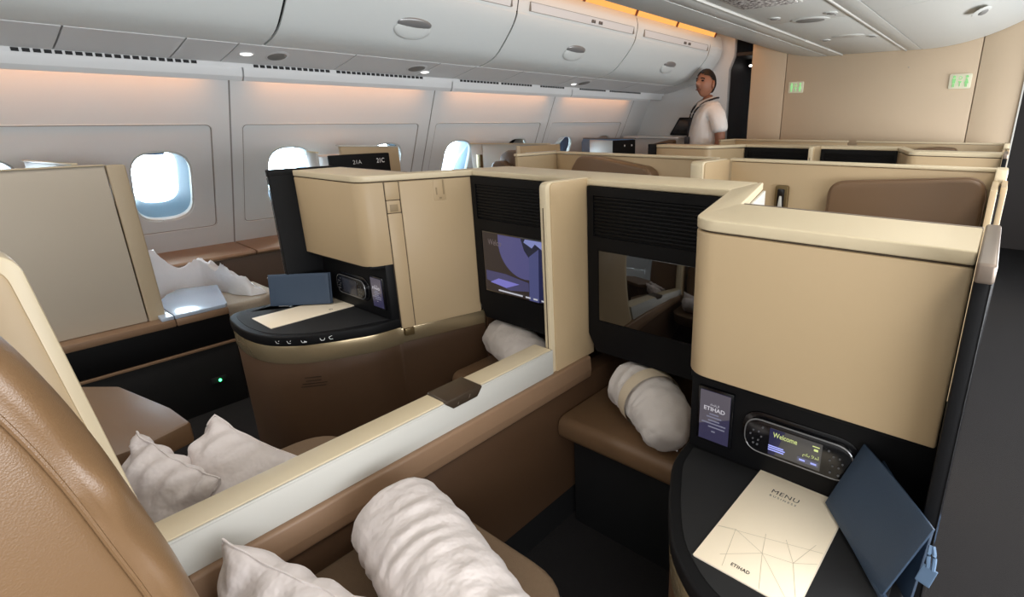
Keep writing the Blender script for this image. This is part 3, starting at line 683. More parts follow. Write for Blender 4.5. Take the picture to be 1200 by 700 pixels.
def monitor(x0, x1, dy, lab, image):
    """video monitor housing facing the seat"""
    t = thing('video_monitor', ((x0+x1)/2, 1.24+dy, .6), lab, 'monitor', 'seat video monitors')
    bk = [(x0, 1.126), (x0, .655), (x0+.03, .598), (x1-.03, .598), (x1, .655), (x1, 1.126)]
    d0, d1 = x0+.045, x1-.005
    if x1 < XC: d0, d1 = x0+.042, x1-.03
    else: d0, d1 = x0+.042, x1-.025
    z0, z1 = .708, .934
    def hous(bm):
        # frame with an opening for the panel: four prisms around the display
        y0, y1 = 1.226+dy, 1.261+dy
        prism(bm, [(x0, 1.126), (x0, .955), (x1, .955), (x1, 1.126)], y0+.012, y1, 'y')
        prism(bm, [(x0, .955), (x0, .655), (x0+.03, .598), (x1-.03, .598), (x1, .655), (x1, .955)], y0+.006, y1, 'y')
        for (a, b, c, d) in ((x0, d0-.02, .955, 1.126), (d1+.012, x1, .955, 1.126), (d0-.02, d1+.012, 1.100, 1.126), (d0-.02, d1+.012, .955, .976)):
            box(bm, a, b, y0+.004, y0+.014, c, d)
        prism(bm, [(x0, .655), (x0+.03, .598), (x1-.03, .598), (x1, .655), (x1, z0-.004), (x0, z0-.004)], y0+.004, y0+.008, 'y')
        box(bm, x0, d0-.004, y0+.004, y0+.008, z0-.004, .955); box(bm, d1+.004, x1, y0+.004, y0+.008, z0-.004, .955); box(bm, d0-.004, d1+.004, y0+.004, y0+.008, z1+.004, .955)
    part('housing', BLACK, t, hous, 0)
    for k in range(11):
        z = .984+k*.0107
        pbox('slat', BLACK, t, d0-.018, d1+.010, 1.232+dy, 1.240+dy, z, z+.0062, .0015)
    yq = 1.229+dy
    pn = pbox('display', SCREEN, t, d0, d1, yq+.001, yq+.006, z0, z1, .001)
    if image:
        W = d1-d0; H = z1-z0
        X = lambda u: d0+W*u
        Z = lambda v: z0+H*v
        def poly(nm, col, pts, lay, st=1.0):
            def f(bm): bm.faces.new([bm.verts.new((X(u), yq-.0004*lay, Z(v))) for u, v in pts])
            return sub(nm, emis(nm+str(lay)+str(int(col[2]*1000)), tuple(c*.58 for c in col)+(1,), st), pn, f)
        poly('image_background', (.040, .028, .026), [(.01, .02), (.99, .02), (.99, .98), (.01, .98)], 1)
        E = [(.55+.33*cos(a*pi/20), .86+.52*sin(a*pi/20)) for a in range(20, 41)]
        poly('image_disc', (.12, .115, .30), [(max(.01, u), min(.98, v)) for u, v in ([(.22, .98)]+E+[(.88, .98)])], 2)
        poly('image_disc_core', (.022, .024, .05), [(.52, .98), (.56, .80), (.66, .62), (.80, .70), (.84, .98)], 3)
        poly('image_pillar', (.10, .11, .28), [(.60, .02), (.72, .02), (.74, .86), (.62, .72)], 4)
        poly('image_pillar_side', (.020, .024, .09), [(.72, .02), (.98, .12), (.98, .98), (.74, .86)], 4)
        poly('image_star', (.32, .36, .75), [(.56, .93), (.66, .86), (.70, .93), (.78, .86), (.80, .98), (.58, .98)], 5)
        poly('image_ledge', (.085, .08, .19), [(.03, .20), (.35, .10), (.60, .16), (.60, .30), (.30, .36), (.03, .36)], 4)
        poly('image_highlight', (.28, .26, .80), [(.08, .17), (.30, .13), (.48, .24), (.20, .26)], 5)
        poly('image_curtain', (.10, .12, .42), [(.93, .5), (.98, .5), (.98, .98), (.90, .98)], 5)
        Tq = lambda u, v: Matrix.Translation((X(u), yq-.004, Z(v))) @ FACE_S
        stext('Welco', .030, Tq(.18, .84), emis('dim_text', (.13, .10, .10, 1), 1), pn, width=.068)
        def cap_(bm):
            for u0, u1 in ((.20, .52), (.56, .62), (.66, .71), (.76, .97)): box(bm, X(u0), X(u1), yq-.005, yq-.004, Z(.055), Z(.078))
        sub('caption_lines', emis('caption_white', (.45, .45, .5, 1), 1), pn, cap_)
    return t
monitor(-1.513, -1.062, 0, 'black monitor showing a purple picture beside the left cabinet', True)
monitor(-.982, -.531, 0, 'black monitor switched off behind the right cabinet', False)
monitor(-1.513, -1.062, 2.506, 'left black monitor one row ahead below the bulkhead', False)
monitor(-.982, -.531, 2.506, 'right black monitor one row ahead below the bulkhead', False)

def post(dy, lab):
    t = thing('divider_post', (XC, 1.16+dy, .57), lab, 'divider', 'upright dividers between paired monitors')
    prof = rpoly([(1.075+dy, .574), (1.262+dy, .574), (1.262+dy, 1.148), (1.075+dy, 1.148)], [.0, 0, 0, .018], 6)
    pprism('board', CREAM, t, prof, -1.012, -.986, 'x', .003, ang=30)
    prof2 = rpoly([(1.060+dy, .574), (1.25+dy, .574), (1.25+dy, 1.1505), (1.060+dy, 1.1505)], [.0, 0, 0, .022], 6)
    pprism('edge_trim', CAP, t, prof2, -1.017, -.991, 'x', .004, ang=30)
    pbox('slot', SEAM, t, -1.0045, -1.0025, 1.0585+dy, 1.062+dy, .60, 1.08, 0)
    return t
post(0, 'upright cream divider post between the two near monitors'); post(2.506, 'upright cream divider post between the far black monitors')

# low privacy divider between the two seats
ld = thing('low_divider', (XC, .6, 0), 'low cream divider running between the two near seats', 'divider')
pbox('board', PALE, ld, -1.044, -.984, .124, 1.058, .577, .6515, .002)
pbox('top_rail', CAP, ld, -1.058, -.990, .122, 1.056, .6485, .6575, .0035, seg=3)
pbox('top_rail_edge', PALE, ld, -.9895, -.9835, .122, 1.058, .6495, .6555, .002)
bm = NB(); prism(bm, [(.672, .6615), (.668, .655), (.690, .634), (.765, .634), (.782, .655), (.779, .6615)], -1.0595, -.9805, 'x')
cp = finish(bm, 'clip_handle', DBRONZE, ld, .002); cp['label'] = 'dark bronze clip handle'
cp.data.materials[0] = mat('clip_bronze', srgb(74, 62, 50), .4, metal=.4)
sub('clip_mark', GRAYT, cp, lambda bm: (prism(bm, [(.737, .643), (.739, .643), (.743, .652), (.741, .652)], -.9805, -.9798, 'x'), prism(bm, [(.702, .640), (.704, .640), (.707, .646), (.705, .646)], -.9805, -.9798, 'x')))
pprism('padded_rail', BROWNR, ld, rpoly([(-1.07, .500), (-.972, .500), (-.968, .530), (-.972, .577), (-1.07, .577)], .008, 3), .137, 1.224, 'y', .002, label='brown padded rail')
pbox('lower_panel', BROWN, ld, -1.06, -.990, .137, 1.70, .115, .50, .003, label='brown lower panel')
pbox('kick_strip', MATTE, ld, -1.055, -.995, .137, 1.70, .0, .115, 0)
# tall rear part of divider (wing)
wg = thing('privacy_wing', (XC, -.2, .5), 'tall cream privacy wing with rounded corner behind the left pillows', 'divider')
wp = rpoly([(-.6, .45), (.135, .45), (.118, .65), (.071, 1.155), (-.6, 1.165)], [0, 0, 0, .035, 0], 8)
pprism('edge_frame', CAP, wg, wp, -1.06, -.990, 'x', .004, ang=30)
wp2 = rpoly([(-.6, .46), (.123, .46), (.106, .65), (.056, 1.141), (-.6, 1.15)], [0, 0, 0, .03, 0], 8)
pprism('face_panel', CREAM, wg, wp2, -1.0, -.984, 'x', .004, ang=30)

# ------------------------------------------------------------------ near seats
def ottoman(x0, x1, dy, lab):
    t = thing('footrest', ((x0+x1)/2, 1.3+dy, .3), lab, 'footrest', 'padded footrests')
    pprism('cushion', LEATHD, t, rpoly([(1.065+dy, .345), (1.66+dy, .345), (1.66+dy, .42), (1.065+dy, .42)], [.03, .01, .01, .035], 6), x0, x1, 'x', .012, seg=3)
    pbox('plinth', MATTE, t, x0+.02, x1-.02, 1.12+dy, 1.66+dy, 0, .345, .004)
ottoman(-.985, -.533, 0, 'brown padded footrest under the switched off monitor'); ottoman(-1.510, -1.062, 0, 'brown padded footrest under the purple monitor')

def seat_cushion(t, x0, x1, y1):
    pts = rpoly([(x0, -.1), (x1, -.1), (x1, y1), (x0, y1)], [.02, .02, .13, .13], 8)
    pprism('seat_cushion', FABRIC, t, pts, .33, .45, bevel=.03, seg=4)
    pprism('seat_base', MATTE, t, rpoly([(x0+.05, -.1), (x1-.05, -.1), (x1-.05, y1-.06), (x0+.05, y1-.06)], .05, 4), 0, .33, bevel=.005)
sr = thing('business_seat', (-.7, .2, 0), 'tan leather seat nearest the camera at lower left corner', 'seat')
seat_cushion(sr, -.965, -.50, .60)
def backrest(bm):
    # front edge path in (y,z) at the side face, from the bottom upwards
    path = [(.150, .36), (.122, .50), (.104, .66), (.090, .78), (.081, .86), (.0715, .935), (.060, 1.0), (.048, 1.065), (.034, 1.122), (.016, 1.175), (-.012, 1.222), (-.06, 1.258), (-.12, 1.275)]
    path = smoothp(path, 8); n = len(path); rows = []
    for i, (y, z) in enumerate(path):
        a = Vector(path[max(i-1, 0)]); b = Vector(path[min(i+1, n-1)]); tn = (b-a).normalized(); inn = Vector((-tn.y, tn.x))
        if inn.x > 0: inn = -inn   # inward = backwards / downwards
        row = []
        # contour: (x, depth)
        ct = [(-.93, .12), (-.935, .05), (-.92, .022), (-.86, .014), (-.70, .010), (-.60, .004)]
        for k in range(13):                       # bolster, front to side
            an = pi/2*k/12*1.12
            ct.append((-.545+.040*sin(an), .019-.019*cos(an)))
        ct += [(-.5043, .026), (-.5075, .0285), (-.5045, .0315), (-.500, .040), (-.496, .10), (-.493, .14), (-.492, .20), (-.494, .28), (-.50, .36), (-.51, .44)]
        for k, (x, d) in enumerate(ct):
            wr = 0
            if 8 <= k <= 19:
                env = math.exp(-((z-1.02)/.10)**2)*sin(pi*(k-8)/11)
                wr = .0034*env*sin(62*(z*1.0+.9*d)+3*noise.noise(Vector((z*9, d*20, 0))))*1.2
            if k > 21: wr += .003*noise.noise(Vector((y*7, z*7, d*7)))
            p = Vector((y, z))+inn*d
            nx, nd = (1, 0) if k > 15 else (.6, -.6)
            row.append(bm.verts.new((x+nx*wr, p.x+inn.x*nd*wr, p.y+inn.y*nd*wr)))
        rows.append(row)
    for A, B in zip(rows, rows[1:]):
        for k in range(len(A)-1): bm.faces.new((A[k], A[k+1], B[k+1], B[k]))
bk = part('backrest', LEATHER, sr, backrest, ang=60)
def bkfill(bm):
    path = smoothp([(.150, .36), (.104, .66), (.081, .86), (.060, 1.0), (.034, 1.122), (.016, 1.175), (-.012, 1.222), (-.06, 1.258), (-.12, 1.275)], 4)
    pts = []
    for i, (y, z) in enumerate(path):
        p_ = Vector(path[max(i-1, 0)]); q_ = Vector(path[min(i+1, len(path)-1)]); tn = (q_-p_).normalized(); inn = Vector((-tn.y, tn.x))
        if inn.x > 0: inn = -inn
        pts.append(tuple(Vector((y, z))+inn*.045))
    prism(bm, pts+[(-.42, 1.20), (-.42, .36)], -.932, -.512, 'x')
part('backrest_core', LEATHER, sr, bkfill, .004)
def piping(bm):
    path = smoothp([(.150, .36), (.122, .50), (.104, .66), (.090, .78), (.081, .86), (.0715, .935), (.060, 1.0), (.048, 1.065), (.034, 1.122), (.016, 1.175), (-.012, 1.222), (-.06, 1.258), (-.12, 1.275)], 6)
    n = len(path); pp = []
    for i, (y, z) in enumerate(path):
        a = Vector(path[max(i-1, 0)]); b = Vector(path[min(i+1, n-1)]); tn = (b-a).normalized(); inn = Vector((-tn.y, tn.x))
        if inn.x > 0: inn = -inn
        p = Vector((y, z))+inn*.0280; pp.append((-.5055, p.x, p.y))
    tube(bm, pp, .0022, 8)
sub('piping', LEATHER, bk, piping)
sl = thing('business_seat', (-1.35, .2, 0), 'left centre seat mostly hidden behind the low divider and pillows', 'seat')
seat_cushion(sl, -1.47, -1.075, .60)
pprism('backrest', LEATHD, sl, rpoly([(.10, .45), (.02, 1.08), (-.10, 1.08), (-.06, .45)], .02, 4), -1.46, -1.08, 'x', .02, seg=3)
ar = thing('armrest_console', (-1.75, .1, 0), 'brown leather topped armrest box beside the left pillows', 'armrest')
apts = [(-2.02, -.30), (-1.50, -.30), (-1.475, .20), (-1.506, .298), (-1.633, .291), (-1.894, .243), (-2.02, .15)]
pprism('padded_top', LEATHD, ar, rpoly(apts, [0, 0, .02, .015, .02, .03, .02], 5), .545, .602, bevel=.008, seg=2)
pprism('box', BROWN, ar, [(-1.98, -.30), (-1.53, -.30), (-1.53, .17), (-1.56, .235), (-1.66, .235), (-1.88, .2), (-1.98, .12)], 0, .555, bevel=.004)

# pillows ------------------------------------------------------------
def pillow_mesh(bm, lx, ly, lz, seed, n=46, crease=.010, flop=0, pinch=.16):
    sd = Vector((seed*7.3, seed*3.1, seed*1.7)); top = []; bot = []
    for sgn, store in ((1, top), (-1, bot)):
        for i in range(n+1):
            row = []
            for j in range(n+1):
                u = -1+2*i/n; v = -1+2*j/n
                pu = 1-pinch*(1-v*v)*.35*0-pinch*.30*(1-abs(v))**1.5*0
                x = u*(1-pinch*.5*(1-v*v)*abs(u)**3); y = v*(1-pinch*.5*(1-u*u)*abs(v)**3)
                h = max(0, (1-abs(u)**2.6)*(1-abs(v)**2.6))**.55
                p = Vector((x*lx, y*ly, sgn*h*lz))
                e = 1-h
                wv = crease*(noise.noise(p*11+sd)*.9+noise.noise(p*24+sd)*.55*(.35+e))
                # folds running in from the edges
                fold = crease*.9*e*sin(14*(u if abs(v) > abs(u) else v)+5*noise.noise(p*5+sd))*(1 if h > .02 else .2)
                p.z += (wv+fold)*(.25+.75*min(1, h*2))*sgn if h > 0 else 0
                if h <= .02: p.z += crease*.9*noise.noise(Vector((u*3, v*3, seed)))
                p.z += flop*(u*u)
                row.append(p)
            store.append(row)
    vt = {}
    def V(s, i, j):
        edge = i in (0, n) or j in (0, n); k = ('e' if edge else s, i, j)
        if k not in vt: vt[k] = bm.verts.new((top if s == 't' or edge else bot)[i][j])
        return vt[k]
    for i in range(n):
        for j in range(n):
            bm.faces.new((V('t', i, j), V('t', i+1, j), V('t', i+1, j+1), V('t', i, j+1)))
            bm.faces.new((V('b', i, j), V('b', i, j+1), V('b', i+1, j+1), V('b', i+1, j)))
def pillow(name, loc, rot, lx, ly, lz, seed, lab, m=LINEN, piping=True, **kw):
    t = thing(name, loc, lab, 'pillow', 'white seat pillows')
    MX = Matrix.Translation(loc) @ rot.to_4x4()
    bm = NB(); pillow_mesh(bm, lx, ly, lz, seed, **kw); bmesh.ops.transform(bm, matrix=MX, verts=bm.verts)
    finish(bm, 'pillowcase', m, t, ang=80)
    if piping:
        bm = NB(); n = 46; pin = kw.get('pinch', .16); pts = []
        seq = [(i, 0) for i in range(n)]+[(n, j) for j in range(n)]+[(i, n) for i in range(n, 0, -1)]+[(0, j) for j in range(n, 0, -1)]
        for i, j in seq:
            u = -1+2*i/n; v = -1+2*j/n
            z = kw.get('crease', .010)*.9*noise.noise(Vector((u*3, v*3, seed)))+kw.get('flop', 0)*u*u
            pts.append(MX @ Vector((u*(1-pin*.5*(1-v*v)*abs(u)**3)*lx, v*(1-pin*.5*(1-u*u)*abs(v)**3)*ly, z)))
        tube(bm, pts, .0022, 6, closed=True); finish(bm, 'seam_piping', m, t)
    return t
def basis(xa, ya):
    x = Vector(xa).normalized(); z = x.cross(Vector(ya)).normalized(); y = z.cross(x)
    return Matrix((x, y, z)).transposed()
pillow('pillow', (-1.245, .275, .52), basis((.80, .35, -.30), (-.25, .55, .80)), .135, .135, .075, 1, 'plump white pillow with a seam standing behind the low divider', crease=.017)
pillow('pillow', (-1.285, .160, .515), basis((.9, .25, -.2), (-.35, .20, .9)), .125, .15, .06, 2, 'white pillow lying left of the seamed pillow behind the divider', crease=.017)
pillow('pillow', (-.795, .215, .462), basis((.85, .30, -.15), (-.15, .05, .9)), .17, .16, .065, 3, 'white pillow at the bottom edge leaning on the leather seat', crease=.011)
# rolled bolster
def bolster(name, path, rads, lab, seed, m, band=None, wr=.006, nseg=40, ns=70):
    P = smoothp3(path, ns//(len(path)-1)); Rr = [rads[min(len(rads)-1, int(i/(len(P)-1)*(len(rads)-1)))]*(1-((i/(len(P)-1)*(len(rads)-1)) % 1))+rads[min(len(rads)-1, int(i/(len(P)-1)*(len(rads)-1))+1)]*((i/(len(P)-1)*(len(rads)-1)) % 1) for i in range(len(P))]
    c = P[len(P)//2]; t = thing(name, (c.x, c.y, c.z-rads[1]), lab, 'bedding' if 'duvet' in name else 'pillow', None)
    bm = NB(); rings = []
    N = len(P)
    for i, p in enumerate(P):
        tn = (P[min(i+1, N-1)]-P[max(i-1, 0)]).normalized(); s = tn.cross(Vector((0, 0, 1))).normalized(); u = s.cross(tn)
        q = i/(N-1); endf = min(1, (min(q, 1-q)/.10))**.5 if min(q, 1-q) < .10 else 1
        ring = []
        for k in range(nseg):
            a = 2*pi*k/nseg; d = s*cos(a)+u*sin(a)*.92
            r = Rr[i]*(.42+.58*endf)
            nz = wr*(noise.noise(Vector((a*1.2, q*16, seed)))+.6*noise.noise(p*30+d*4))+wr*.7*(1-abs(2*q-1))**0*sin(q*70+2*sin(a*2+seed))*max(0, noise.noise(Vector((q*5, a, seed+3))))
            ring.append(bm.verts.new(p+d*(r+nz)))
        rings.append(ring)
    for A, B in zip(rings, rings[1:]):
        for k in range(nseg): bm.faces.new((A[k], A[(k+1) % nseg], B[(k+1) % nseg], B[k]))
    for ring, sgn, p in ((rings[0], -1, P[0]), (rings[-1], 1, P[-1])):
        c = bm.verts.new(p)
        for k in range(nseg): bm.faces.new((ring[k], ring[(k+1) % nseg], c))
    finish(bm, 'cover', m, t, ang=80)
    if band:
        i0, i1 = int(band[0]*N), int(band[1]*N)
        bm = NB(); rr = []
        for i in range(i0, i1+1):
            p = P[i]; tn = (P[min(i+1, N-1)]-P[max(i-1, 0)]).normalized(); s = tn.cross(Vector((0, 0, 1))).normalized(); u = s.cross(tn)
            rr.append([bm.verts.new(p+(s*cos(2*pi*k/nseg)+u*sin(2*pi*k/nseg)*.92)*(Rr[i]+wr*1.35)) for k in range(nseg)])
        for A, B in zip(rr, rr[1:]):
            for k in range(nseg): bm.faces.new((A[k], A[(k+1) % nseg], B[(k+1) % nseg], B[k]))
        finish(bm, 'paper_band', PAPERB, t, label_ if False else 0)
    return t
def smoothp3(p, n):
    p = [Vector(q) for q in p]; out = []
    for i in range(len(p)-1):
        p0 = p[max(i-1, 0)]; p1 = p[i]; p2 = p[i+1]; p3 = p[min(i+2, len(p)-1)]
        for k in range(n):
            t = k/n; out.append(.5*((2*p1)+(-p0+p2)*t+(2*p0-5*p1+4*p2-p3)*t*t+(-p0+3*p1-3*p2+p3)*t**3))
    out.append(p[-1]); return out
bolster('bolster_pillow', [(-.88, .450, .548), (-.77, .430, .545), (-.63, .400, .540), (-.47, .365, .535)], [.088, .094, .094, .086], 'white rolled bolster pillow lying on the brown seat cushion', 5, LINEN, wr=.005)
bolster('rolled_duvet', [(-.86, 1.27, .505), (-.74, 1.21, .510), (-.645, 1.14, .505), (-.60, 1.07, .47)], [.085, .088, .082, .05], 'rolled white duvet with paper band on the right footrest', 8, DUVET, band=(.30, .44), wr=.006)
bolster('rolled_duvet', [(-1.50, 1.30, .500), (-1.38, 1.26, .505), (-1.24, 1.20, .505), (-1.15, 1.15, .49)], [.078, .084, .084, .072], 'rolled white duvet on the left footrest half hidden by the post', 9, DUVET, wr=.006)

# menus
def menu(c, ax, ay, W, L, lab, full):
    x = Vector(ax).normalized(); y = Vector(ay).normalized()
    t = thing('menu', c, lab, 'menu', 'menus on the tables')
    MX = Matrix.Translation(c) @ Matrix((x, y, x.cross(y))).transposed().to_4x4()
    def sheet(z0, z1, d):
        def f(bm):
            box(bm, -W/2+d, W/2+d, -L/2, L/2, z0, z1); bmesh.ops.transform(bm, matrix=MX, verts=bm.verts)
        return f
    part('back_cover', PAPERW, t, sheet(0, .0008, .001)); part('inside_pages', PAPERW, t, sheet(.0009, .0016, 0))
    fc = part('front_cover', PAPER, t, sheet(.0018, .0026, -.001), .0003)
    T = lambda u, v, z=.0029: MX @ Matrix.Translation((u*W, v*L, z))
    if full:
        stext('MENU', .0155, T(-.10, .325), INK, fc, width=.049, space=1.1)
        stext('BUSINESS', .0072, T(-.10, .276), INK, fc, width=.048, space=1.6)
        stext('ETIHAD', .009, T(-.07, -.425), INK, fc, width=.030, bold=.0002, space=1.1)
        def tri(bm):
            S_ = [((-.49, -.20), (.49, -.02)), ((-.32, -.16), (-.22, -.47)), ((-.32, -.16), (.02, -.24)), ((.02, -.24), (-.05, -.08)), ((.02, -.24), (-.30, -.40)), ((.02, -.24), (.16, -.49)),
                  ((.02, -.24), (.44, -.49)), ((.02, -.24), (.30, -.20)), ((.30, -.20), (.14, -.05)), ((.30, -.20), (.49, -.12)), ((.30, -.20), (.47, -.45)), ((.30, -.20), (.40, .02)), ((-.49, -.20), (-.32, -.16))]
            for p, q in S_:
                p = Vector((p[0]*W, p[1]*L)); q = Vector((q[0]*W, q[1]*L)); d = (q-p).normalized(); nn = Vector((-d.y, d.x))*.0004
                bm.faces.new([bm.verts.new(MX @ Vector((r.x, r.y, .00275))) for r in (p+nn, q+nn, q-nn, p-nn)])
        sub('line_pattern', LINEK, fc, tri)
        sub('fold_line', PAPERW, fc, lambda bm: bm.faces.new([bm.verts.new(MX @ Vector(r)) for r in ((-W/2, L*.47, .0028), (W/2-.002, L*.47, .0028), (W/2-.002, L*.472, .0028), (-W/2, L*.472, .0028))]))
    else:
        sub('emblem', INK, fc, lambda bm: tube(bm, [MX @ Vector((W*.34+.006*cos(k), L*.22+.006*sin(k), .003)) for k in range(7)], .0006, 4))
    return t
menu((-.198, .742, .6537), (1, -.035, 0), (.035, 1, 0), .162, .268, 'cream menu card lying on the right black table', True)
menu((-1.935, .780, .6537), (1, -.01, 0), (.02, 1, 0), .155, .292, 'cream menu card lying under the folder on the left table', False)

# navy pouches
def quadslab(bm, A, B, Cc, th, bend=0, n=8, drop=0):
    """slab on A, edges A->B and A->C"""
    A, B, Cc = Vector(A), Vector(B), Vector(Cc); nrm = (B-A).cross(Cc-A).normalized()
    g = []
    for s in (0, 1):
        gg = []
        for i in range(n+1):
            r = []
            for j in range(n+1):
                u, v = i/n, j/n
                p = A+(B-A)*u+(Cc-A)*v+nrm*(th*(s-.5)+bend*sin(pi*u)*v)
                r.append(bm.verts.new(p))
            gg.append(r)
        g.append(gg)
    for s in (0, 1):
        for i in range(n):
            for j in range(n): bm.faces.new((g[s][i][j], g[s][i+1][j], g[s][i+1][j+1], g[s][i][j+1]))
    for i in range(n):
        for (a, b, c, d) in ((g[0][i][0], g[0][i+1][0], g[1][i+1][0], g[1][i][0]), (g[0][i][n], g[0][i+1][n], g[1][i+1][n], g[1][i][n]),
                             (g[0][0][i], g[0][0][i+1], g[1][0][i+1], g[1][0][i]), (g[0][n][i], g[0][n][i+1], g[1][n][i+1], g[1][n][i])):
            bm.faces.new((a, b, c, d))
pr = thing('leather_pouch', (-.09, .77, .657), 'open navy leather pouch with tab leaning beside the right menu', 'pouch', 'navy leather pouches')
A, B, Ct = Vector((-.146, .849, .662)), Vector((-.030, .694, .662)), Vector((-.103, .868, .790))
part('front_flap', NAVY, pr, lambda bm: quadslab(bm, A, B, Ct, .004, -.004), .001)
B2, C2, D2 = Vector((.004, .704, .66)), Vector((-.072, .872, .768)), Vector((.012, .735, .768)); A2 = B2+C2-D2
part('back_flap', NAVYD, pr, lambda bm: quadslab(bm, A2, B2, C2, .004, .003), .001)
part('spine', NAVY, pr, lambda bm: tube(bm, [A+Vector((.004, .004, 0)), (A+B)/2+Vector((.008, 0, -.001)), B+Vector((.006, -.004, 0))], .006, 8))
D = B+(Ct-A)+Vector((.004, -.004, -.030))
tb = part('tab', NAVYL, pr, lambda bm: quadslab(bm, D+Vector((-.014, -.006, -.050)), D+Vector((.004, -.010, -.052)), D+Vector((-.008, -.004, -.022)), .003), .001, label='lighter blue stitched tab')
sub('tab_loop', NAVYL, tb, lambda bm: (tube(bm, smoothp3([D+Vector((-.002, -.007, -.023)), D+Vector((-.004, -.003, -.008)), D+Vector((-.004, .004, .004))], 5), .0028, 6), tube(bm, smoothp3([D+Vector((.004, -.008, -.024)), D+Vector((.003, -.003, -.008)), D+Vector((-.001, .004, .004))], 5), .0028, 6)))
pl = thing('leather_pouch', (-2.03, .80, .657), 'closed navy leather pouch standing upright on the left table', 'pouch', 'navy leather pouches')
A, B, Ct = Vector((-2.085, .725, .660)), Vector((-1.935, .872, .660)), Vector((-2.098, .740, .775))
part('front_flap', NAVY, pl, lambda bm: quadslab(bm, A, B, Ct, .006, .003), .0015)
o_ = Vector((-.004, .010, -.0015))
part('back_flap', NAVYD, pl, lambda bm: quadslab(bm, A+o_, B+o_, Ct+o_, .006, 0), .0015)
part('snap', CHROME, pl, lambda bm: bmesh.ops.create_uvsphere(bm, u_segments=8, v_segments=6, radius=.003, matrix=Matrix.Translation(Ct+Vector((.0, -.002, -.012)))))
part('zip_pull', CHROME, pl, lambda bm: tube(bm, [A+Vector((.025, .018, .0)), A+Vector((.05, .042, -.001))], .0025, 6))

# ------------------------------------------------------------------ rear-facing shells of the centre block
def shell(dy, lab, s):
    fx = lambda x: XC+s*(x-XC)
    t = thing('seat_shell', (fx(-.5), 2.3+dy, 0), lab, 'seat shell', 'cream shells of the rear facing centre seats')
    pbox('back_panel', CREAM, t, fx(-.984), fx(-.002), 2.286+dy, 2.31+dy, 0, 1.134, .003)
    pbox('top_rail', CAP, t, fx(-.990), fx(.016), 2.280+dy, 2.318+dy, 1.136, 1.149, .004)
    if s > 0:
        pbox('end_block', CAP, t, fx(-.012), fx(.022), 2.19+dy, 2.31+dy, 0, 1.152, .005)
        pbox('end_strip', CREAM, t, fx(-.014), fx(.004), 1.90+dy, 2.19+dy, 0, 1.115, .003)
        pbox('end_strip', CREAM, t, fx(.010), fx(.026), 1.95+dy, 2.19+dy, 0, 1.118, .003)
        pbox('end_slot', MATTE, t, fx(.004), fx(.010), 1.93+dy, 2.19+dy, 0, 1.10, 0)
        pbox('head_panel', LEATHD, t, fx(-.5), fx(-.1), 2.27+dy, 2.285+dy, .5, .9, .003) if False else None
    else:
        pbox('side_wing', CREAM, t, fx(-.002), fx(.018), 1.98+dy, 2.31+dy, 0, 1.134, .003)
        pbox('wing_rail', CAP, t, fx(-.006), fx(.022), 1.975+dy, 2.31+dy, 1.136, 1.149, .004)
    return t
s1 = shell(0, 'right cream shell with buckle and brown headrest behind the near monitors', 1)
s2 = shell(0, 'left cream shell with slanting brown headrest behind the near monitors', -1)
shell(2.5, 'right cream shell directly below the beige bulkhead', 1); shell(2.5, 'left cream shell directly below the beige bulkhead', -1)
def headrest(t, pts, y0, y1, m=LEATHD):
    pprism('headrest', m, t, rpoly(pts, [0, 0]+[.065]*(len(pts)-2), 8), y0, y1, 'y', .014, seg=4, ang=60)
headrest(s1, [(-.025, .45), (-.535, .45), (-.535, 1.078), (-.025, 1.122)], 2.20, 2.285)
def hpipe(t, pts, y):
    rp = [p for p in rpoly(pts, [0, 0]+[.065]*(len(pts)-2), 8)][2:]
    bm = NB(); tube(bm, [(x, y, z) for x, z in [(pts[1][0], .6)]+rp+[(pts[0][0], .6)]], .004, 6); finish(bm, 'headrest_piping', LEATHD, t)
hpipe(s1, [(-.025, .45), (-.535, .45), (-.535, 1.078), (-.025, 1.122)], 2.212)
headrest(s2, [(-1.357, .45), (-1.872, .45), (-1.872, 1.06), (-1.82, 1.135), (-1.72, 1.134), (-1.40, 1.095), (-1.357, 1.065)], 2.20, 2.285)
s3 = [o for o in bpy.data.objects if o.name == 'seat_shell.002'][0]
headrest(s3, [(-.27, .45), (-.72, .45), (-.72, 1.075), (-.40, 1.117), (-.30, 1.114), (-.27, 1.08)], 4.70, 4.785)
bk_ = thing('belt_buckle_holder', (-.74, 2.27, .91), 'dark bronze holder fixed on the right shell beside the headrest', 'holder')
pprism('plate', DBRONZE, bk_, rpoly([(-.768, .90), (-.712, .90), (-.712, 1.045), (-.768, 1.045)], .012, 4), 2.262, 2.286, 'y', .004)
pprism('slot', BLACKG, bk_, rpoly([(-.755, .93), (-.725, .93), (-.725, 1.03), (-.755, 1.03)], .006, 3), 2.258, 2.264, 'y', .001)
pprism('tongue', PALE, bk_, [(-.750, .945), (-.730, .945), (-.735, 1.0), (-.745, 1.0)], 2.254, 2.260, 'y', .002, label='pale tongue')
w2 = thing('shell_divider', (XC, 2.15, 0), 'short cream divider between the two rear facing shells', 'divider')
pprism('board', CREAM, w2, rpoly([(2.04, .4), (2.284, .4), (2.284, 1.143), (2.04, 1.143)], [0, 0, 0, .02], 5), -1.046, -.992, 'x', .003)
pprism('edge_trim', CAP, w2, rpoly([(2.03, .4), (2.278, .4), (2.278, 1.147), (2.03, 1.147)], [0, 0, 0, .022], 5), -1.058, -1.000, 'x', .004)

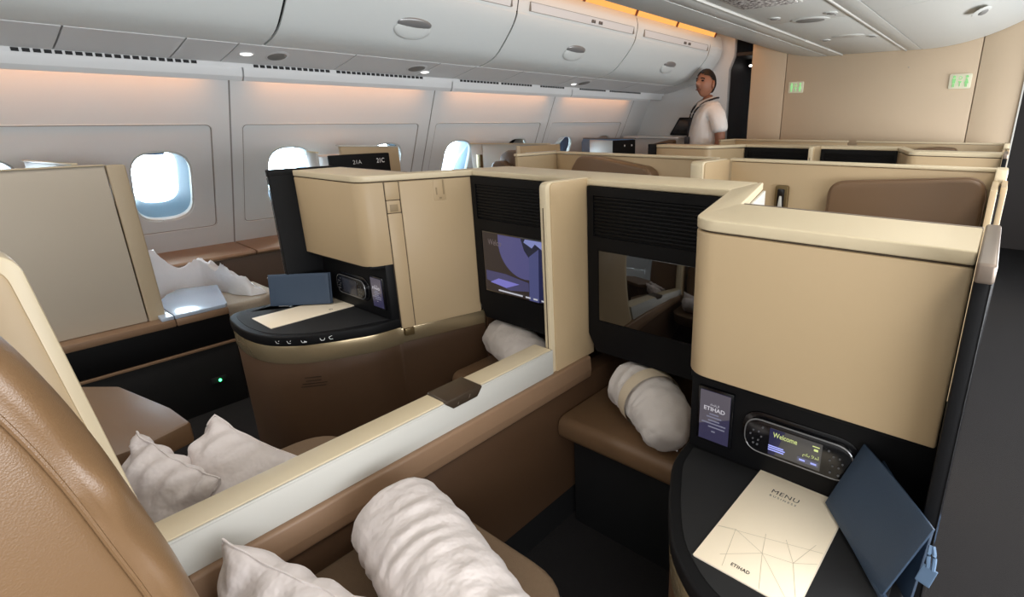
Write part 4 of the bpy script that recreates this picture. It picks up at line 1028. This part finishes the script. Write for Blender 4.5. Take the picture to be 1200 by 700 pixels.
# ------------------------------------------------------------------ window side seats
ws = thing('window_seat_shell', (-2.87, .1, 0), 'large beige aisle side shell of the window seat at far left', 'seat shell')
pbox('side_panel', mat('shell_beige', srgb(198, 187, 170), .45, bump=.05, bscale=900), ws, -2.90, -2.868, -.75, .518, .485, 1.148, .004)
pbox('edge_strip', mat('shell_edge', srgb(186, 168, 140), .45), ws, -2.902, -2.866, .5225, .582, .48, 1.150, .006, seg=3)
pbox('top_rail', CAP, ws, -2.905, -2.862, -.75, .520, 1.1485, 1.153, .002)
pbox('inner_lining', BROWN, ws, -2.905, -2.900, .0, .57, .50, 1.0, .002)
wc = thing('aisle_console', (-2.85, .3, 0), 'black and brown aisle side of the window seat beside the dark aisle', 'console')
pbox('brown_rail', BROWNR, wc, -2.91, -2.80, -.75, .595, .452, .484, .004, label='brown top rail'); pbox('brown_rail', BROWNR, wc, -2.91, -2.80, .598, .798, .452, .484, .004)
pbox('upper_panel', BLACK, wc, -2.90, -2.812, -.75, .80, .322, .4515, .003, label='black upper panel')
pbox('trim_strip', BROWNR, wc, -2.90, -2.806, -.75, .80, .308, .320, .002, label='thin brown strip')
pbox('lower_panel', MATTE, wc, -2.90, -2.815, -.75, .80, 0, .308, .003)
stb = thing('side_table', (-2.95, .69, .485), 'pale side table coloured blue grey for window light beside the window seat', 'table')
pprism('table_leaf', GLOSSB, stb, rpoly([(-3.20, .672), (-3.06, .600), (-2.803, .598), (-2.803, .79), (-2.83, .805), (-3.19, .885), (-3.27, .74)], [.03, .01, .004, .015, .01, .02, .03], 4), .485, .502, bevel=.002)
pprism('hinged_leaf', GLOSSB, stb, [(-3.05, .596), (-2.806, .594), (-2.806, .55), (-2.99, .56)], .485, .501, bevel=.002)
wsc = thing('window_seat_cushion', (-3.15, .8, 0), 'pale grey fabric cushion of the window seat under the blanket', 'seat')
pprism('cushion', GFABRIC, wsc, rpoly([(-3.40, .1), (-2.92, .1), (-2.92, .98), (-3.0, 1.09), (-3.30, 1.09), (-3.40, 1.0)], .04, 5), .36, .455, bevel=.02, seg=3)
pprism('base', MATTE, wsc, [(-3.38, .1), (-2.95, .1), (-2.95, 1.0), (-3.38, 1.0)], 0, .36, bevel=.004)
# crumpled blanket
bl = thing('crumpled_blanket', (-3.15, .72, .455), 'crumpled white blanket heaped on the window seat', 'blanket')
def blanket(bm):
    n = 80; g = []
    for i in range(n+1):
        r = []
        for j in range(n+1):
            u = i/n; v = j/n
            y = .50+.54*v; sm = min(1, max(0, (y-.86)/.10)); sm = sm*sm*(3-2*sm); x = -3.385+(.10+.30*sm)*u
            # silhouette narrowing to the front
            d = min(u, 1-u, v*1.2, (1-v))*5; env = min(1, max(0, d))**.6
            h = .06+.17*math.exp(-((y-.66)/.09)**2)+.07*math.exp(-((y-.86)/.09)**2)
            q = Vector((x*8, y*8, 2.2))
            rid = 1.1*(1-2.2*abs(noise.noise(q)))*.5+.35*(1-2*abs(noise.noise(q*2.1+Vector((3, 1, 0)))))
            z = .458+env*(h+.075*(rid-.35)+.016*noise.noise(q*3.3)+.008*noise.noise(q*7))
            x += .02*noise.noise(q*1.3+Vector((5, 0, 0))); y += .02*noise.noise(q*1.3+Vector((0, 7, 0)))
            r.append(bm.verts.new((x, y, z)))
        g.append(r)
    for i in range(n):
        for j in range(n): bm.faces.new((g[i][j], g[i+1][j], g[i+1][j+1], g[i][j+1]))
    # close underneath
    rim = [g[i][0] for i in range(n)]+[g[n][j] for j in range(n)]+[g[i][n] for i in range(n, 0, -1)]+[g[0][j] for j in range(n, 0, -1)]
    bm.faces.new(rim)
part('cloth', mat('white_cotton', srgb(238, 240, 244), .8, bump=.5, bscale=30, bdist=.010), bl, blanket, ang=80)
# green floor lamp by the aisle
gl_ = thing('floor_path_light', (-2.78, .80, .1), 'tiny green lamp glowing low in the dark aisle', 'light')
part('lens', emis('green_led', (.05, 1, .25, 1), 9), gl_, lambda bm: bmesh.ops.create_uvsphere(bm, u_segments=12, v_segments=8, radius=.006, matrix=Matrix.Translation((-2.80, .70, .145))))
pbox('lamp_base', MATTE, gl_, -2.815, -2.803, .67, .73, .13, .16, .002)

def winblock(dy, lab, full):
    t = thing('window_console', (-2.9, 1.55+dy, 0), lab, 'console', 'window seat consoles with number boards')
    nb = pbox('number_board', BLACK, t, -2.90, -2.878, 1.414+dy, 1.765+dy, 0, 1.141, .005, label='black seat number board')
    if not full:
        sub('board_studs', WHITEI, nb, lambda bm: [bmesh.ops.create_uvsphere(bm, u_segments=10, v_segments=6, radius=.010, matrix=Matrix.Translation((-2.879, y, 1.09))) for y in (1.58+dy, 1.70+dy)])
        return t
    pprism('rear_board', CREAM, t, [(1.515+dy, 0), (1.872+dy, 0), (1.868+dy, 1.170), (1.515+dy, 1.187)], -2.965, -2.940, 'x', .004)
    pprism('rear_board_cap', PALE, t, [(1.505+dy, 1.184), (1.865+dy, 1.166), (1.872+dy, 1.172), (1.505+dy, 1.192)], -2.972, -2.934, 'x', .002)
    pbox('inner_body', PALE, t, -3.39, -2.97, 1.52+dy, 1.86+dy, 0, 1.12, .004)
    Tm = lambda y, z: Matrix.Translation((-2.8772, y, z)) @ Matrix.Rotation(pi/2, 4, 'Z') @ FACE_S
    if full:
        stext('21A', .030, Tm(1.565+dy, 1.098), WHITEI, nb, width=.05); stext('21C', .036, Tm(1.705+dy, 1.100), WHITEI, nb, width=.048, bold=.0006)
    else:
        sub('board_studs', WHITEI, nb, lambda bm: [bmesh.ops.create_uvsphere(bm, u_segments=10, v_segments=6, radius=.010, matrix=Matrix.Translation((-2.879, y, 1.09))) for y in (1.58+dy, 1.70+dy)])
    return t
winblock(0, 'window side console with black seat number board behind left cabinet', True)
winblock(2.60, 'window side console with black studded board far ahead at left', False)
def winshell(dy, lab, head):
    t = thing('window_seat_shell', (-3.2, 3.0+dy, 0), lab, 'seat shell')
    pprism('back_panel', PALE, t, [(-3.395, 2.905), (-2.903, 3.150), (-2.903, 3.175), (-3.395, 2.93)], 0, 1.136, bevel=.003)
    pprism('back_panel', PALE, t, [(-3.48, 2.863), (-3.397, 2.904), (-3.397, 2.929), (-3.48, 2.888)], .622, 1.136, bevel=.003)
    pprism('top_rail', CAP, t, [(-3.48, 2.855), (-2.903, 3.142), (-2.903, 3.182), (-3.48, 2.895)], 1.1365, 1.1455, bevel=.002)
    pbox('aisle_wing', CREAM, t, -2.90, -2.865, 2.80+dy, 3.255+dy, 0, 1.136, .004)
    pbox('wing_frame', CAP, t, -2.870, -2.855, 2.77+dy, 2.80+dy, 0, 1.142, .003)
    pbox('wing_inset', PALE, t, -2.867, -2.860, 2.86+dy, 3.2+dy, .3, 1.09, .002)
    pprism('headrest', LEATHD, t, rpoly([(-3.14, .5), (-2.915, .5), (-2.915, 1.108), (-3.02, 1.104), (-3.105, 1.065)], [0, 0, .03, .06, .06], 6), 2.82, 2.92, 'y', .015, seg=3, ang=60)
    pprism('bolster', LEATHER, t, rpoly([(-3.21, .62), (-2.925, .62), (-2.935, .990), (-3.02, 1.032), (-3.12, 1.02)], [0, 0, .04, .06, .06], 8), 2.75, 2.815, 'y', .015, seg=3, ang=60)
    pprism('holder', DBRONZE, t, [(-3.40, .85), (-3.345, .85), (-3.345, 1.06), (-3.40, 1.06)], 2.84, 2.86, 'y', .003)
    return t
winshell(0, 'white shell with rounded brown headrest beside the forward windows', True)
pbx = thing('window_seat_shell', (-3.2, 4.35, 0), 'white shell board beside the blue shaded window far ahead', 'seat shell')
pprism('back_panel', PALE, pbx, [(-3.36, 0), (-2.92, 0), (-2.92, 1.128), (-3.36, 1.134)], 4.26, 4.285, 'y', .004)
bb = thing('blue_partition', (-3.3, 4.36, 0), 'blue board with grey top edge beside the white shell board far ahead', 'board')
pprism('board', BLUESH, bb, [(-3.40, 4.345), (-3.0, 4.50), (-3.0, 4.52), (-3.40, 4.365)], 0, 1.14, bevel=.002)
pprism('board', BLUESH, bb, [(-3.50, 4.306), (-3.402, 4.344), (-3.402, 4.364), (-3.50, 4.326)], .622, 1.14, bevel=.002)
pprism('top_edge', GRAYT, bb, [(-3.50, 4.300), (-2.98, 4.500), (-2.98, 4.530), (-3.50, 4.330)], 1.1405, 1.150, bevel=.002)
# thin white boards by the windows
for pts, lb in ((((-3.40, .36), (-2.93, .44)), 'thin white screen board at the window behind the large left shell'),
                (((-3.10, 1.40), (-2.95, 1.385)), 'thin white screen board at the window left of number board')):
    (xa, ya), (xb, yb) = pts
    t = thing('window_screen_board', ((xa+xb)/2, ya, .6), lb, 'board', None)
    pprism('board', PALE, t, [(xa, ya), (xb, yb), (xb, yb+.01), (xa, ya+.01)], .457 if ya < 1 else 0, 1.152, bevel=.002)
    pprism('top_edge', CAP, t, [(xa-.004, ya-.004), (xb, yb-.004), (xb, yb+.014), (xa-.004, ya+.014)], 1.1525, 1.160, bevel=.002)
# white counter in front of the left bulkhead
ct = thing('front_counter', (-2.95, 5.05, 0), 'white counter top by the front wall beside the man', 'counter')
pbox('counter_body', WALLM, ct, -3.42, -2.74, 4.96, 5.295, 0, 1.13, .004); pbox('counter_top', WALLM, ct, -3.42, -2.73, 4.94, 5.295, 1.132, 1.152, .004)
hd_ = thing('front_headrest', (-2.85, 4.8, 0), 'low brown headrest in front of the white front counter', 'seat')
pprism('headrest', LEATHD, hd_, rpoly([(-3.0, .0), (-2.70, .0), (-2.70, 1.13), (-2.75, 1.128), (-2.85, 1.108), (-3.0, 1.07)], .04, 6), 4.78, 4.86, 'y', .015, seg=3, ang=60)

# ------------------------------------------------------------------ the man
man = thing('person', (-2.42, 4.96, 0), 'man in white short sleeved shirt with dark lanyard standing in left aisle', 'person')
FD = Vector((-.72, -.69, 0)).normalized()           # facing
LD = Vector((-FD.y, FD.x, 0))*1                      # his left
def W(f, l, z): return Vector((-2.42, 4.96, 0))+FD*f+LD*l+Vector((0, 0, z))
def skinobj(name, nodes, edges, m, parent, root=0, sub_=2, space=None):
    me = bpy.data.meshes.new(name); me.from_pydata([tuple(W(*n[:3])) for n in nodes], edges, [])
    o = bpy.data.objects.new(name, me); COL.objects.link(o)
    md = o.modifiers.new('skin', 'SKIN'); md.use_smooth_shade = True
    for i, n in enumerate(nodes):
        sv = me.skin_vertices[0].data[i]; sv.radius = (n[3], n[4] if len(n) > 4 else n[3]); sv.use_root = (i == root)
    sb = o.modifiers.new('sub', 'SUBSURF'); sb.levels = sub_; sb.render_levels = sub_
    bpy.context.view_layer.update()
    me2 = bpy.data.meshes.new_from_object(o.evaluated_get(bpy.context.evaluated_depsgraph_get()))
    bpy.data.objects.remove(o); me2.name = name
    bm = NB(); bm.from_mesh(me2); bpy.data.meshes.remove(me2)
    return bm
def head_bm(bm):
    # face pointing +X local, y = left, z up ; centre at head middle
    c = W(.035, 0, 1.655); HX = FD.copy(); tilt = Matrix.Rotation(radians(8), 3, LD)
    b2 = NB(); bmesh.ops.create_uvsphere(b2, u_segments=40, v_segments=32, radius=1)
    for v in b2.verts:
        x, y, z = v.co
        f = max(0, x)
        X = x*.098; Y = y*.076; Zz = z*.118
        if z < 0:
            Y *= 1-.20*(-z)**1.6; X *= 1-.12*(-z) if x < 0 else 1-.05*(-z)
            if x < 0: X *= 1-.35*(-z)
        g = lambda y0, z0, sy, sz: math.exp(-((y-y0)/sy)**2-((z-z0)/sz)**2)
        if x > 0:
            X += .032*g(0, -.20, .17, .17)+.014*g(0, .02, .12, .24)        # nose
            X += .007*(g(.32, .20, .25, .10)+g(-.32, .20, .25, .10))       # brow
            X -= .010*(g(.36, .06, .18, .11)+g(-.36, .06, .18, .11))       # eye sockets
            X += .006*g(0, -.52, .28, .07)+.006*g(0, -.66, .26, .07)-.005*g(0, -.59, .3, .035)
            X += .012*g(0, -.88, .32, .14)                                  # chin
            X += .004*(g(.5, -.25, .2, .2)+g(-.5, -.25, .2, .2))
        v.co = Vector((X, Y, Zz))
    for s in (1, -1):                                                       # ears
        e = NB(); bmesh.ops.create_uvsphere(e, u_segments=14, v_segments=10, radius=1, matrix=Matrix.Translation((-.012, s*.078, -.008)) @ Matrix.Rotation(s*.35, 4, 'Z') @ Matrix.Diagonal((.022, .010, .036, 1)))
        tm = bpy.data.meshes.new('t'); e.to_mesh(tm); e.free(); b2.from_mesh(tm); bpy.data.meshes.remove(tm)
    rot = Matrix((HX, LD, Vector((0, 0, 1)))).transposed()
    rot = Matrix.Rotation(radians(33), 3, 'Z') @ Matrix.Rotation(radians(-8), 3, LD) @ rot @ Matrix.Diagonal((1.08, 1.10, 1.08))
    bmesh.ops.transform(b2, matrix=Matrix.Translation(c) @ rot.to_4x4(), verts=b2.verts)
    tm = bpy.data.meshes.new('t'); b2.to_mesh(tm); b2.free(); bm.from_mesh(tm); bpy.data.meshes.remove(tm)
    return c, rot
N = [(0, 0, .95, .13, .10), (0, 0, 1.10, .135, .10), (.0, 0, 1.28, .15, .11), (-.01, 0, 1.41, .13, .095), (-.005, 0, 1.49, .062), (.012, 0, 1.56, .058),
     (-.01, .13, 1.42, .055), (-.01, -.13, 1.42, .055), (-.03, .215, 1.37, .06), (-.06, .252, 1.12, .052), (.03, .235, .90, .030), (.06, .23, .84, .026),
     (-.03, -.215, 1.37, .06), (-.04, -.252, 1.12, .052), (.04, -.225, .90, .030), (.07, -.22, .84, .026),
     (0, .09, .88, .085), (.01, .10, .50, .06), (-.02, .10, .09, .042), (.08, .11, .035, .035), (.16, .12, .03, .03),
     (0, -.09, .88, .085), (.01, -.10, .50, .06), (-.02, -.10, .09, .042), (.08, -.11, .035, .035), (.16, -.12, .03, .03)]
Ed = [(0, 1), (1, 2), (2, 3), (3, 4), (4, 5), (3, 6), (3, 7), (6, 8), (8, 9), (9, 10), (10, 11), (7, 12), (12, 13), (13, 14), (14, 15), (0, 16), (16, 17), (17, 18), (18, 19), (19, 20), (0, 21), (21, 22), (22, 23), (23, 24), (24, 25)]
body = skinobj('body', N, Ed, SKIN, man)
hc, hrot = head_bm(body)
# hands: palm and five fingers each
for s in (1, -1):
    base = (.07, s*.225, .82); nodes = [(*base, .026, .016), (.085, s*.225, .76, .030, .013)]; eds = [(0, 1)]
    for k, (df, L) in enumerate(((.030, .062), (.010, .075), (-.010, .070), (-.028, .055))):
        i = len(nodes)
        nodes += [(.085+df, s*.225, .745, .0085), (.092+df, s*.222, .745-L*.5, .008), (.088+df, s*.214, .745-L, .007)]; eds += [(1, i), (i, i+1), (i+1, i+2)]
    i = len(nodes); nodes += [(.105, s*.215, .795, .010), (.125, s*.205, .765, .009), (.128, s*.200, .735, .008)]; eds += [(0, i), (i, i+1), (i+1, i+2)]
    hb = skinobj('hand', nodes, eds, SKIN, man, sub_=1)
    tm = bpy.data.meshes.new('t'); hb.to_mesh(tm); hb.free(); body.from_mesh(tm); bpy.data.meshes.remove(tm)
finish(body, 'body', SKIN, man, ang=80)
# hair
def hair(bm):
    bmesh.ops.create_uvsphere(bm, u_segments=36, v_segments=28, radius=1)
    kill = []
    for v in bm.verts:
        x, y, z = v.co
        front = x > .25 and z < .54-.25*abs(y)
        low = z < -.30 and x > -.3
        side = x > .02 and z < .18
        if front or side or z < -.55 or (x > -.25 and z < .02): kill.append(v)
        X = x*.107 if x > 0 else x*.108
        if z < 0 and x < 0: X *= 1-.25*(-z)
        v.co = Vector((X, y*.083*(1-.12*max(0, -z)), z*.127+.003*noise.noise(Vector((x*6, y*6, z*6)))))
    bmesh.ops.delete(bm, geom=kill, context='VERTS')
    bmesh.ops.transform(bm, matrix=Matrix.Translation(hc) @ hrot.to_4x4(), verts=bm.verts)
part('hair', HAIR, man, hair, ang=80)
def facebits(kind, sides=(1, -1)):
    def f(bm):
        for s in sides:
            if kind == 'eye': bmesh.ops.create_uvsphere(bm, u_segments=10, v_segments=8, radius=1, matrix=Matrix.Translation((.084, s*.031, .010)) @ Matrix.Diagonal((.010, .014, .008, 1)))
            elif kind == 'brow': tube(bm, [(.094, s*.014, .026), (.093, s*.030, .031), (.080, s*.048, .025)], .0055, 6)
        if kind == 'mouth': tube(bm, [(.088, -.026, -.068), (.100, 0, -.070), (.088, .026, -.068)], .006, 6)
        bmesh.ops.transform(bm, matrix=Matrix.Translation(hc) @ hrot.to_4x4(), verts=bm.verts)
    return f
EYE = mat('eye_dark', srgb(46, 34, 30), .3)
for sd_ in (1, -1):
    part('eye', EYE, man, facebits('eye', (sd_,))); part('eyebrow', HAIR, man, facebits('brow', (sd_,)))
part('mouth', mat('lips', srgb(120, 72, 62), .5), man, facebits('mouth'))
NS = [(.01, 0, .93, .20, .165), (.02, 0, 1.06, .198, .17), (.02, 0, 1.22, .195, .165), (-.005, 0, 1.36, .185, .150), (-.015, 0, 1.445, .135, .110), (-.008, 0, 1.50, .078, .072),
      (-.015, .160, 1.41, .092), (-.032, .222, 1.34, .088), (-.045, .245, 1.25, .082), (-.052, .252, 1.195, .080),
      (-.015, -.160, 1.41, .092), (-.032, -.222, 1.34, .088), (-.044, -.245, 1.25, .082), (-.048, -.252, 1.195, .080)]
ES = [(0, 1), (1, 2), (2, 3), (3, 4), (4, 5), (3, 6), (6, 7), (7, 8), (8, 9), (3, 10), (10, 11), (11, 12), (12, 13)]
sh = skinobj('shirt', NS, ES, SHIRT, man)
for v in sh.verts: v.co += Vector((1, 1, 0))*.004*noise.noise(v.co*14)
finish(sh, 'shirt', SHIRT, man, ang=80)
def collar(bm):
    for s in (1, -1):
        p = [W(-.078, s*.03, 1.54), W(-.02, s*.080, 1.535), W(.055, s*.066, 1.51), W(.105, s*.018, 1.485), W(.150, s*.065, 1.43), W(.07, s*.112, 1.465), W(-.02, s*.118, 1.485), W(-.10, s*.04, 1.49)]
        vs = [bm.verts.new(q) for q in p]
        bm.faces.new((vs[0], vs[1], vs[6], vs[7])); bm.faces.new((vs[1], vs[2], vs[5], vs[6])); bm.faces.new((vs[2], vs[3], vs[4], vs[5]))
    r = bmesh.ops.solidify(bm, geom=bm.faces[:], thickness=.006)
part('collar', SHIRT, man, collar)
NT = [(0, 0, .98, .165, .125), (0, .02, .90, .15, .12), (0, .10, .82, .105), (.01, .105, .50, .085), (-.01, .105, .06, .075), (0, -.10, .82, .105), (.01, -.105, .50, .085), (-.01, -.105, .06, .075)]
tr_ = skinobj('trousers', NT, [(0, 1), (1, 2), (2, 3), (3, 4), (1, 5), (5, 6), (6, 7)], TROUS, man)
finish(tr_, 'trousers', TROUS, man, ang=80)
def lany(bm):
    for s in (1, -1):
        pp = smoothp3([W(-.092, s*.03, 1.525), W(-.03, s*.100, 1.515), W(.075, s*.085, 1.475), W(.152, s*.055, 1.39), (W(.188, s*.02, 1.25)), W(.196, 0, 1.16)], 6)
        tube(bm, pp, .009, 6)
ly = part('lanyard', mat('lanyard_dark', srgb(28, 28, 34), .7), man, lany)
sub('badge', mat('badge', srgb(60, 60, 66), .4), ly, lambda bm: box(bm, W(.20, 0, 0).x-.02, W(.20, 0, 0).x+.02, W(.20, 0, 0).y-.02, W(.20, 0, 0).y+.02, 1.08, 1.16), .003)
def shoes(s):
    def f(bm):
        c = W(.07, s*.11, .045)
        bmesh.ops.create_uvsphere(bm, u_segments=18, v_segments=10, radius=1, matrix=Matrix.Translation(c) @ Matrix((FD, LD, Vector((0, 0, 1)))).transposed().to_4x4() @ Matrix.Diagonal((.145, .052, .045, 1)))
    return f
for s in (1, -1): part('shoe', mat('shoe_black', srgb(20, 20, 22), .3), man, shoes(s))
